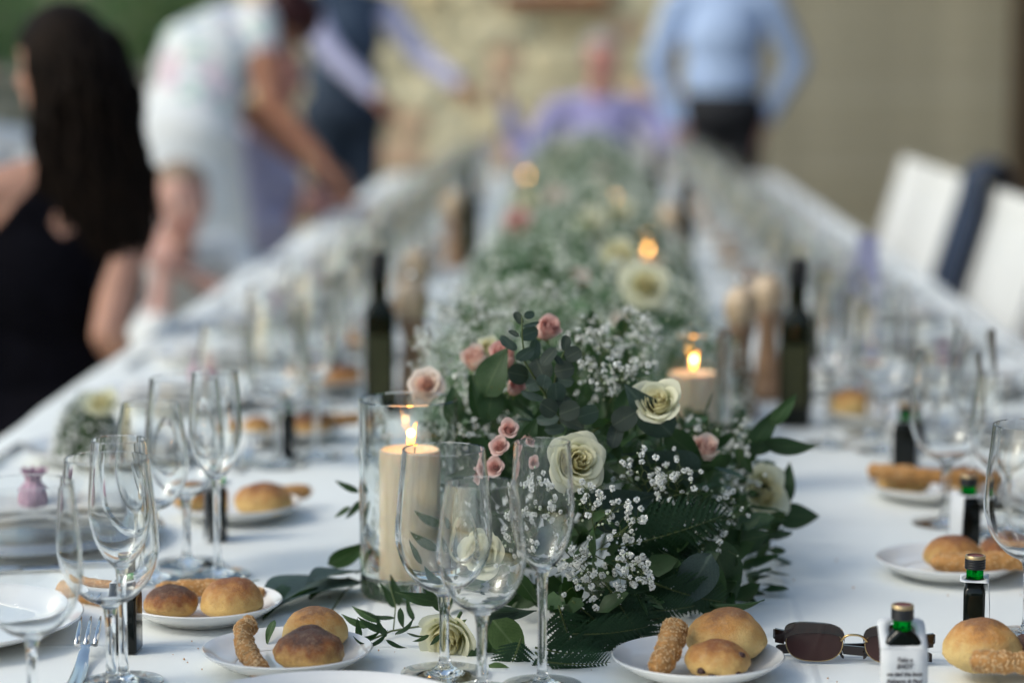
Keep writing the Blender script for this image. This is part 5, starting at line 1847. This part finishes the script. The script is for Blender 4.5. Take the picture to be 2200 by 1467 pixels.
m_ = MB(); m_.tube(spline([(-.0125, -.001, LZ + .006), (-.007, -.003, LZ + .0125), (0, -.0035, LZ + .014), (.007, -.003, LZ + .0125), (.0125, -.001, LZ + .006)], 4), .0013, 8)
add('bridge', m_.mesh('bridge', 'gold'), sg)

# ================================================================== CHAIRS
def chair_meshes():
    P_ = {}
    W, D = .50, .44
    m_ = MB(); m_.box((0, 0, .45), (W, D, .035)); P_['seat'] = m_.mesh('seat', 'chair_white', False)
    legs = []
    for sx in (-1, 1):
        m_ = MB(); m_.tube([(sx * .22, .19, .432), (sx * .23, .21, 0)], [.018, .014], 8); legs.append(m_.mesh('leg', 'chair_white'))
        m_ = MB(); m_.tube([(sx * .22, -.19, .432), (sx * .23, -.26, 0)], [.018, .014], 8); legs.append(m_.mesh('leg', 'chair_white'))
    P_['legs'] = legs
    posts, slats = [], []
    # backrest leans to -y; its top is at z .95
    def bk(u, v): return Vector((u, -.225 - .14 * v, .47 + .49 * v))
    rt = Matrix.Rotation(math.atan2(.14, .49), 3, 'X')
    for sx in (-1, 1):
        m_ = MB(); m_.box(bk(sx * .285, .5), (.05, .032, .52), rt); posts.append(m_.mesh('back_post', 'chair_white', False))
    for u in (-.1925, -.064, .064, .1925):
        m_ = MB(); m_.box(bk(u, .53), (.122, .022, .475), rt); slats.append(m_.mesh('slat', 'chair_white', False))
    m_ = MB(); m_.box(bk(0, 1.02), (.62, .034, .045), rt); P_['rail'] = m_.mesh('top_rail', 'chair_white', False)
    P_['posts'], P_['slats'] = posts, slats
    return P_
CH_ = chair_meshes()
def chair(x, y, rz, label):
    t = empty('chair', label, 'chair', (x, y, 0), rz, 'white slatted chairs around the table')
    t.scale = (1, 1, .945)
    add('seat', CH_['seat'], t); add('top_rail', CH_['rail'], t)
    for m_ in CH_['legs']: add('leg', m_, t)
    for m_ in CH_['posts']: add('back_post', m_, t)
    for m_ in CH_['slats']: add('slat', m_, t)
    return t
# right row: they face -x, backs at x about 1.06
chl = ['white slatted chair farthest back in the right row, its back against the khaki screen', 'white slatted chair just beyond the one with the dark jacket', 'white slatted chair with a dark jacket hung over its back', 'white slatted chair nearest the camera in the right row, cut by the edge']
for i, y in enumerate((7.72, 7.05, 6.40, 5.75)):
    chair(.70, y, rad(90), chl[i])
# jacket over the third chair
jk = MB()
vs_, fs = [], []
nu, nv = 14, 26
for j in range(nv + 1):
    v = j / nv
    for i in range(nu + 1):
        u = (i / nu - .5) * (.31 + .06 * abs(v - .5)) - .06
        # path: front side up, over the rail, down the back
        q = (v - .42) * 1.25
        if q < -.03:
            d = -q - .03; px_, pz = .700 + .225 + .135 - d * .26 - .034, .985 - d * .94
        elif q > .03:
            d = q - .03; px_, pz = .700 + .225 + .135 - d * .26 + .040, .985 - d * .94
        else:
            a = q / .03 * math.pi / 2
            px_, pz = .700 + .225 + .138 + .037 * math.sin(a), .985 + .018 * math.cos(a)
        f = .010 * math.sin(u * 38 + v * 3) + .006 * noise.noise(Vector((u * 20, v * 9, 1)))
        vs_.append((px_ + f * (1 if q > 0 else -1) * min(1, abs(q) * 6) , 6.40 + u + .02 * v, pz))
for j in range(nv):
    for i in range(nu):
        a = j * (nu + 1) + i
        fs.append((a, a + 1, a + nu + 2, a + nu + 1))
me = mesh_from('jacket', vs_, fs, 'navy')
bm = bmesh.new(); bm.from_mesh(me); bmesh.ops.solidify(bm, geom=bm.faces[:], thickness=.006); bm.to_mesh(me); bm.free()
o = add('jacket', me); tag(o, 'dark navy jacket hung over the back of a white chair', 'jacket')

# ================================================================== PEOPLE
def ik(a, b, l1, l2, hint):
    d = b - a
    L_ = min(d.length, (l1 + l2) * .999)
    dn = d.normalized()
    b = a + dn * L_
    x = (l1 * l1 - l2 * l2 + L_ * L_) / (2 * L_)
    h = math.sqrt(max(0, l1 * l1 - x * x))
    hn = hint - dn * hint.dot(dn)
    hn.normalize()
    return a + dn * x + hn * h, b

class Body:
    def __init__(self):
        self.mb = MB(); self.bones = []
    def cone(self, a, b, ra, rb, tg_, n=14, balls=True):
        a, b = Vector(a), Vector(b)
        self.mb.tube([a, a.lerp(b, .33), a.lerp(b, .66), b], [ra, ra * .67 + rb * .33, ra * .33 + rb * .67, rb], n)
        if balls:
            self.mb.ball(a, ra * .995, 2); self.mb.ball(b, rb * .995, 2)
        self.bones.append((a, b, ra, rb, tg_))
    def blob(self, c, r, mtx, tg_):
        self.mb.ball(c, r, 3, 0, mtx)
        self.bones.append((Vector(c), Vector(c) + Vector((0, 0, .001)), sum(r) / 3, sum(r) / 3, tg_))

def person(label, pelvis, spine, face, side_hint, hands, legs, mats, hair, scale=1.0, head_dir=None, sh=.185, hipw=.085, elbow=None, voxel=.0075,
           sleeves='long', paint=(), hair_style='short', head_up=None, arm_r=1.0, grp=None, girth=1.0, neck_lean=None, look=None):
    """face: horizontal facing of the trunk; hands: world targets (right, left); legs: list of (knee, foot) for right, left"""
    S = scale
    root = empty('person', label, 'person', (pelvis.x, pelvis.y, 0), 0, grp)
    o = Vector((pelvis.x, pelvis.y, 0))
    sp_ = Vector(spine).normalized()
    f = Vector(face); f = (f - sp_ * f.dot(sp_)).normalized()
    rt = f.cross(sp_).normalized()          # the person's right hand side
    B = Body()
    p0 = Vector(pelvis) - o
    F3 = Matrix((rt, f, sp_)).transposed()
    g_ = girth
    B.blob(p0, (.165 * S * g_, .125 * S * g_, .13 * S), F3, 'lower')
    B.blob(p0 + sp_ * .15 * S, (.140 * S * g_, .105 * S * g_, .15 * S), F3, 'top')
    B.blob(p0 + sp_ * .32 * S, (.160 * S * (.5 + .5 * g_), .115 * S * g_, .17 * S), F3, 'top')
    B.blob(p0 + sp_ * .43 * S, (.150 * S, .090 * S, .09 * S), F3, 'top')
    for sg_ in (1, -1):
        B.cone(p0 + sp_ * .50 * S, p0 + sp_ * .465 * S + rt * sg_ * sh * S, .062 * S, (.060 if sleeves != 'none' else .050) * S, 'top' if sleeves != 'none' else 'skin')
    nk0 = p0 + sp_ * .52 * S
    nd = Vector(neck_lean).normalized() if neck_lean else (sp_ + Vector((0, 0, .4))).normalized()
    nk1 = nk0 + nd * .085 * S
    B.cone(nk0, nk1, .054 * S, .050 * S, 'skin')
    # head
    lk = Vector(look).normalized() if look else f
    hup = Vector(head_up).normalized() if head_up else (nd + Vector((0, 0, .6))).normalized()
    lk = (lk - hup * lk.dot(hup)).normalized()
    hr = lk.cross(hup)
    hc = nk1 + hup * .105 * S + lk * .018 * S
    H3 = Matrix((hr, lk, hup)).transposed()
    def hp(x, y, z_): return hc + (hr * x + lk * y + hup * z_) * S
    B.blob(hc + hup * .02 * S, (.074 * S, .094 * S, .092 * S), H3, 'skin')
    B.blob(hp(0, .022, -.045), (.058 * S, .066 * S, .070 * S), H3, 'skin')
    B.blob(hp(0, .052, -.092), (.028 * S, .024 * S, .022 * S), H3, 'skin')
    B.cone(hp(0, .088, .008), hp(0, .108, -.028), .009 * S, .014 * S, 'skin')
    for sg_ in (1, -1):
        B.blob(hp(sg_ * .076, -.004, -.010), (.010 * S, .020 * S, .032 * S), H3, 'skin')
        B.blob(hp(sg_ * .030, .080, .026), (.022 * S, .012 * S, .007 * S), H3, 'skin')
        B.blob(hp(sg_ * .040, .062, -.028), (.020 * S, .020 * S, .018 * S), H3, 'skin')
    B.blob(hp(0, .084, -.056), (.022 * S, .010 * S, .006 * S), H3, 'lips')
    B.blob(hp(0, .082, -.065), (.019 * S, .010 * S, .006 * S), H3, 'lips')
    # arms
    for idx, sg_ in ((0, 1), (1, -1)):
        sh_ = p0 + sp_ * .465 * S + rt * sg_ * sh * S
        tgt = Vector(hands[idx]) - o; ar = arm_r
        hint = (Vector(elbow[idx]) if elbow and elbow[idx] is not None else (rt * sg_ * .6 - f * .5 - Vector((0, 0, .6))))
        el, wr = ik(sh_, tgt, .285 * S, .255 * S, hint)
        if sleeves == 'short':
            m1 = sh_.lerp(el, .35)
            B.cone(sh_, m1, .058 * S, .054 * S, 'top'); B.cone(m1, el, .047 * S, .038 * S, 'skin')
            B.cone(el, wr, .040 * S, .026 * S, 'skin')
        elif sleeves == 'none':
            B.cone(sh_, el, .050 * S * ar, .038 * S * ar, 'skin'); B.cone(el, wr, .040 * S * ar, .026 * S * ar, 'skin')
        elif sleeves == 'rolled':
            m1 = el.lerp(wr, .35)
            B.cone(sh_, el, .060 * S, .050 * S, 'sleeve'); B.cone(el, m1, .050 * S, .046 * S, 'sleeve'); B.cone(m1, wr, .036 * S, .026 * S, 'skin')
        else:
            B.cone(sh_, el, .060 * S, .050 * S, 'sleeve'); B.cone(el, wr, .050 * S, .036 * S, 'sleeve')
        # hand with five fingers
        fd = (wr - el).normalized()
        up_ = Vector((0, 0, 1)); pn = (up_ - fd * up_.dot(fd))
        pn = pn.normalized() if pn.length > .2 else f.copy()
        sd_ = fd.cross(pn).normalized()
        P3 = Matrix((sd_, fd, pn)).transposed()
        B.blob(wr + fd * .055 * S, (.042 * S, .055 * S, .017 * S), P3, 'skin')
        for q, ln_ in enumerate((.060, .072, .078, .068)):
            off = (q - 1.5) * .0225 * S * sg_
            b0 = wr + fd * .098 * S + sd_ * off
            b1 = b0 + (fd + sd_ * .12 * (q - 1.5) * sg_) * ln_ * .55 * S - pn * .006 * S
            b2 = b1 + (fd * .8 + sd_ * .06 * (q - 1.5) * sg_ - pn * .6) * ln_ * .5 * S
            B.cone(b0 - fd * .02 * S, b1, .0095 * S, .0088 * S, 'skin', 8); B.cone(b1, b2, .0088 * S, .0075 * S, 'skin', 8)
        th0 = wr + fd * .03 * S - sd_ * .036 * S * sg_
        th1 = th0 + (fd * .75 - sd_ * .65 * sg_) * .045 * S
        B.cone(th0, th1, .0115 * S, .010 * S, 'skin', 8); B.cone(th1, th1 + (fd * .95 - sd_ * .2 * sg_ - pn * .2) * .03 * S, .010 * S, .008 * S, 'skin', 8)
    # legs
    for idx, sg_ in ((0, 1), (1, -1)):
        kn, ft = legs[idx]
        hip = p0 - sp_ * .02 * S + rt * sg_ * hipw * S
        foot = Vector(ft) - o
        knee, ank = ik(hip, foot + Vector((0, 0, .08)), .43 * S, .42 * S, Vector(kn))
        B.cone(hip, knee, .088 * S * (.6 + .4 * g_), .062 * S, 'lower'); B.cone(knee, ank, .060 * S, .046 * S, 'lower')
        toe = Vector((f.x, f.y, 0)).normalized()
        B.cone(ank + Vector((0, 0, -.045)) - toe * .03, ank + Vector((0, 0, -.052)) + toe * .15 * S, .036, .028, 'shoe')
    # one continuous skin
    me = B.mb.mesh('body_raw')
    tmp = bpy.data.objects.new('tmp', me); COL.objects.link(tmp)
    md = tmp.modifiers.new('r', 'REMESH'); md.mode = 'VOXEL'; md.voxel_size = voxel * max(.8, S); md.use_smooth_shade = True
    sm = tmp.modifiers.new('s', 'SMOOTH'); sm.factor = .5; sm.iterations = 3
    dg = bpy.context.evaluated_depsgraph_get(); dg.update()
    body = bpy.data.meshes.new_from_object(tmp.evaluated_get(dg))
    bpy.data.objects.remove(tmp); bpy.data.meshes.remove(me)
    body.name = 'body'
    keys = ['skin', 'top', 'sleeve', 'lower', 'shoe', 'lips']
    body.materials.clear()
    for k in keys: body.materials.append(M[mats.get(k, mats['top'] if k == 'sleeve' else ('shoe' if k == 'shoe' else 'lips'))])
    npoly = len(body.polygons)
    cen = np.empty(npoly * 3); body.polygons.foreach_get('center', cen); cen = cen.reshape(-1, 3)
    best = np.full(npoly, 1e9); idxs = np.zeros(npoly, int)
    for (a, b, ra, rb, tg_) in B.bones:
        a_, b_ = np.array(a), np.array(b)
        ab = b_ - a_; l2 = max(ab @ ab, 1e-9)
        t = np.clip(((cen - a_) @ ab) / l2, 0, 1)
        d = np.linalg.norm(cen - (a_ + t[:, None] * ab), axis=1) - (ra + (rb - ra) * t)
        if tg_ == 'lips': d = d - .004 * S + np.where(d > .004 * S, 1, 0)
        u = d < best
        best[u] = d[u]; idxs[u] = keys.index(tg_)
    for (c, r_, k) in paint:
        dd = np.linalg.norm(cen - np.array(Vector(c) - o), axis=1)
        idxs[dd < r_] = keys.index(k)
    body.polygons.foreach_set('material_index', idxs.astype(np.int32))
    body.polygons.foreach_set('use_smooth', [True] * npoly)
    body.update()
    bo = add('body', body, root)
    # eyes
    for sg_ in (1, -1):
        m_ = MB(); m_.ball((0, 0, 0), .0118 * S, 2); e = add('eye', m_.mesh('eye', 'eye_white'), root, hp(sg_ * .030, .076, .010))
        m_ = MB(); m_.ball((0, 0, 0), .0065 * S, 2); add('iris', m_.mesh('iris', 'iris'), e, lk * .0072 * S)
    # hair
    if hair_style == 'short':
        m_ = MB()
        vv, ff = ICO[4]
        vs_ = []
        rnd = random.Random(len(label))
        for p in vv:
            d = 1 + .04 * noise.noise(p * 9) + .02 * noise.noise(p * 25)
            x, y, z_ = p.x * .082 * d, p.y * .100 * d - .008, p.z * .098 * d + .028
            if p.y > .15 and p.z < .45: y = min(y, .02); 
            if p.z < -.25: z_ = max(z_, -.02 - .05 * (p.y < 0))
            if p.y > .15 and p.z < .45: x *= .8; z_ = max(z_, .03)
            vs_.append(hp(x, y, z_))
        m_.add(vs_, ff)
        add('hair', m_.mesh('hair', hair), root)
    elif hair_style == 'cap':
        m_ = MB()
        vv, ff = ICO[4]
        vs_ = [hp(p.x * .088 * (1 + .04 * noise.noise(p * 8)), min(p.y * .106 - .006, .060 if p.z > .25 else -.005), p.z * .112 + .012) for p in vv]
        m_.add(vs_, ff)
        add('hair_crown', m_.mesh('hair_crown', hair), root)
    elif hair_style == 'tied':
        m_ = MB()
        vv, ff = ICO[4]
        vs_ = [hp(p.x * .086 * (1 + .04 * noise.noise(p * 8)), min(p.y * .104 - .012, .055 if p.z > .2 else .0), max(p.z * .104 + .022, -.07)) for p in vv]
        m_.add(vs_, ff)
        m_.ball(hp(0, -.115, .02), .055 * S, 3, .04)
        add('hair', m_.mesh('hair', hair), root)
    return root, dict(hp=hp, o=o, hc=hc + o, rt=rt, f=f, p0=p0, sp=sp_, lk=lk, hup=hup, hr=hr)

V = Vector
def cloth_loft(name, secs, mat, parent, o, nseg=56, fold=.05, seed=0, capt=True):
    """secs: (centre, rx, ry) stacked; x across, y deep; soft vertical folds"""
    rings = []
    for i, (c, rx, ry) in enumerate(secs):
        rg = []
        t = i / (len(secs) - 1)
        for k in range(nseg):
            a = 2 * math.pi * k / nseg
            w = 1 + fold * t * (math.sin(a * 9 + seed) * .6 + noise.noise(V((math.cos(a) * 2.2, math.sin(a) * 2.2, seed + t))))
            rg.append(V(c) - o + V((rx * w * math.cos(a), ry * w * math.sin(a), 0)))
        rings.append(rg)
    return add(name, loft(rings[::-1], mat, name, 180), parent)

# --- seated woman in black, long dark hair, back to the camera
yW = 4.72
pel = PY(92, 800, yW); pel.z = .52
face = V((-.35, 1, 0))
root, inf = person('woman with long dark hair in a black open-backed dress, seated with her back turned', pel, (.12, -.10, 1), face, None,
       [PY(285, 830, yW + .04), PY(70, 805, yW - .06)], [((.3, 1, .4), (pel.x + .05, pel.y + .55, 0)), ((-.3, 1, .4), (pel.x - .25, pel.y + .5, 0))],
       dict(skin='skin', top='black_cloth', lower='black_cloth', shoe='shoe'), 'hair_dark', sleeves='none', hair_style='cap', sh=.138, girth=1.05, scale=1.05, arm_r=.85, look=(-.85, .9, -.05),
       elbow=[V((-.05, -1, -.1)), V((-.7, -.3, -.3))], paint=[(PY(138, 478, yW - .14), .024, 'skin')])
hrings = []
secs = [(170, 28, 20), (170, 45, 70), (168, 85, 118), (182, 150, 175), (188, 230, 198), (195, 320, 215), (200, 400, 232), (208, 480, 222), (215, 560, 160), (220, 610, 90), (222, 640, 40)]
sec2 = [(160, 26, 10), (163, 40, 70), (168, 70, 140), (176, 120, 186), (186, 200, 206), (192, 300, 222), (202, 390, 244), (212, 470, 232), (220, 550, 178), (228, 620, 95)]
o_ = V((pel.x, pel.y, 0))
for i, (cx, yy, w) in enumerate(sec2):
    dep = .115 if i < 5 else .115 - .07 * min(1, (i - 4) / 4)
    c = PY(cx, yy, yW - .03 - (.05 * min(1, i / 6)))
    rx = w / scl(yW) / 2
    rg = []
    for k in range(110):
        a = 2 * math.pi * k / 110
        lock = 1 + .05 * math.sin(a * 17 + i * .9) + .09 * noise.noise(V((math.cos(a) * 4, math.sin(a) * 4, i * .8))) + .03 * math.sin(a * 31 + i * 1.7)
        ry = min(dep, .02 + rx)
        rg.append(c - o_ + V((rx * lock * math.cos(a), ry * lock * math.sin(a), 0)))
    hrings.append(rg)
sm_rings = []
for i in range(len(hrings) - 1):
    for q in range(4):
        t = q / 4
        sm_rings.append([hrings[i][k].lerp(hrings[i + 1][k], t) for k in range(110)])
sm_rings.append(hrings[-1])
add('hair', loft(sm_rings[::-1], 'hair_dark', 'hair', 180), root)
lk_ = MB(); rl_ = random.Random(2)
for q in range(90):
    k0 = rl_.randrange(110); i0 = rl_.randrange(6, 18); i1 = rl_.randrange(26, 37)
    pts = []
    for i in range(i0, i1):
        p_ = sm_rings[i][(k0 + int(round(2.2 * math.sin(i * .75 + q)))) % 110]
        c_ = sum((sm_rings[i][k] for k in range(0, 110, 11)), Vector()) / 10
        pts.append(c_ + (p_ - c_) * (1.03 + .05 * math.sin(i * .75 + q * 2)))
    lk_.tube(pts, [.0075 * (1 - .8 * (j / len(pts)) ** 2) for j in range(len(pts))], 6)
o2 = add('hair_locks', lk_.mesh('hair_locks', 'hair_dark'), root); o2["kind"] = 'stuff'
cloth_loft('skirt', [(V((pel.x, pel.y, .66)), .15, .12), (V((pel.x, pel.y + .02, .58)), .215, .20), (V((pel.x, pel.y + .06, .48)), .30, .30), (V((pel.x - .05, pel.y + .12, .25)), .30, .36), (V((pel.x - .05, pel.y + .12, .03)), .33, .40)], 'black_cloth', root, o_, seed=2)
c_ = chair(pel.x - .05, pel.y + .1, rad(-90), 'white slatted chair under the woman in black')

# --- woman bending over the table in a floral blouse
yB = 7.45
pel = PY(382, 318, yB); o_ = V((pel.x, pel.y, 0))
root, inf = person('woman in a white floral blouse and white skirt bending over the table', pel, (.17, .52, .66), (.55, .82, -.2), None,
       [PY(690, 345, yB + .0), PY(640, 345, yB + .45)], [((.5, 1, 0), (pel.x + .02, pel.y - .02, 0)), ((.5, 1, 0), (pel.x - .12, pel.y + .10, 0))],
       dict(skin='skin_tan', top='floral', lower='white_cloth', shoe='shoe'), 'hair_red', sleeves='short', hair_style='tied', sh=.17, girth=1.28, look=(.2, .5, -.9), neck_lean=(.8, .2, .05), head_up=(.92, .2, .05),
       elbow=[V((-.15, -.5, -.75)), V((.3, .4, -.8))])
cloth_loft('skirt', [(pel + V((.02, .02, .10)), .17, .15), (pel + V((0, 0, -.05)), .20, .19), (pel + V((.01, 0, -.30)), .215, .20), (pel + V((.02, 0, -.55)), .22, .21), (V((pel.x + .02, pel.y, .28)), .23, .22)], 'white_cloth', root, o_, fold=.03, seed=5)

# --- man in waistcoat
yV = 10.9
pel = PY(738, 262, yV); pel.z = 1.0; o_ = V((pel.x, pel.y, 0))
root, inf = person('standing man in a dark blue waistcoat and lilac shirt sleeves, reaching out one arm', pel, (.0, .04, 1), (.45, -.85, 0), None,
       [PY(800, 200, yV - .30), PY(985, 182, yV - .10)], [((.2, -1, 0), (pel.x - .08, pel.y + .02, 0)), ((.2, -1, 0), (pel.x + .10, pel.y - .04, 0))],
       dict(skin='skin_tan', top='vest', sleeve='lilac', lower='dark_trousers', shoe='shoe'), 'hair_brown', sleeves='long', scale=1.04, girth=1.22, elbow=[V((-.9, .2, -.4)), V((.3, .2, -.6))])

# --- standing man in pale blue shirt
yM = 10.95
pel = PY(1552, 262, yM); pel.z = 1.0
root, inf = person('standing man in a pale blue shirt, one hand at his hip', pel, (.0, .02, 1), (-.1, -1, 0), None,
       [PY(1450, 262, yM - .05), PY(1652, 250, yM - .02)], [((0, -1, 0), (pel.x - .10, pel.y, 0)), ((0, -1, 0), (pel.x + .10, pel.y, 0))],
       dict(skin='skin_pink', top='sky_blue', sleeve='sky_blue', lower='trousers', shoe='shoe'), 'hair_grey', sleeves='long', scale=1.06, girth=1.22, sh=.195, elbow=[V((-.7, .2, -.5)), V((.95, .25, .1))])

# --- seated man in violet shirt at the table end
yE = 11.0
pel = PY(1288, 330, yE); pel.z = .54; pel.y = yE
root, inf = person('seated man in a violet shirt at the far end of the table, arms spread', pel, (.0, -.05, 1), (0, -1, 0), None,
       [PY(1092, 238, yE - .08), PY(1440, 228, yE - .05)], [((-.2, -1, .5), (pel.x - .15, pel.y - .45, 0)), ((.2, -1, .5), (pel.x + .15, pel.y - .45, 0))],
       dict(skin='skin_pink', top='violet', sleeve='violet', lower='trousers', shoe='shoe'), 'hair_grey', sleeves='long', scale=1.0, sh=.20, girth=1.1, elbow=[V((-.3, -.3, -1)), V((.3, -.3, -1))], look=(.45, -1, -.2), neck_lean=(.02, -.2, 1))
chair(pel.x, pel.y + .05, rad(180), 'white slatted chair at the far end of the table')

# --- child / small guest leaning on the table at left
yC = 6.55
pel = PY(330, 720, yC); pel.z = .46
root, inf = person('pink-faced guest in a white top leaning low on the table, behind the woman in black', pel, (.22, -.60, .52), (.55, -.8, 0), None,
       [PY(350, 590, 6.1), PY(425, 600, 6.15)], [((.3, -1, .4), (pel.x + .1, pel.y - .45, 0.0)), ((.3, -1, .4), (pel.x + .3, pel.y - .3, 0.0))],
       dict(skin='skin_fair', top='white_cloth', sleeve='white_cloth', lower='navy', shoe='shoe'), 'hair_fair', sleeves='rolled', scale=.88, look=(.40, -1, -.10), neck_lean=(.15, -.35, .8), head_up=(.05, -.1, 1), elbow=[V((-.6, .0, -.8)), V((.8, 0, -.6))])
chair(pel.x - .05, pel.y + .05, rad(-90), 'white slatted chair under the guest leaning on the table')

# --- seated guest in lilac with forearm on the table
yL = 8.15
pel = PY(560, 520, yL); pel.z = .54
root, inf = person('seated guest in a lilac shirt with a bare forearm resting on the table', pel, (.08, -.05, 1), (.9, -.35, 0), None,
       [PY(690, 452, yL - .05), PY(700, 440, yL + .25)], [((1, -.2, .5), (pel.x + .35, pel.y - .1, 0)), ((1, -.2, .5), (pel.x + .35, pel.y + .2, 0))],
       dict(skin='skin_pink', top='lilac', sleeve='lilac', lower='navy', shoe='shoe'), 'hair_brown', sleeves='rolled', scale=.95)
chair(pel.x, pel.y, rad(-110), 'white slatted chair under the guest in the lilac shirt')

# --- guest in white at the far left edge
yG = 7.2
pel = PY(-62, 500, yG); pel.z = .54
root, inf = person('seated guest in a white short-sleeved top at the left edge, past the woman in black', pel, (0, -.05, 1), (.3, -1, 0), None,
       [PY(-70, 420, yG - .35), PY(10, 440, yG - .3)], [((.2, -1, .5), (pel.x - .1, pel.y - .45, 0)), ((.3, -1, .5), (pel.x + .2, pel.y - .45, 0))],
       dict(skin='skin_pink', top='white_cloth', lower='navy', shoe='shoe'), 'hair_brown', sleeves='short', scale=.98)
chair(pel.x, pel.y, rad(-80), 'white slatted chair under the guest at the left edge')
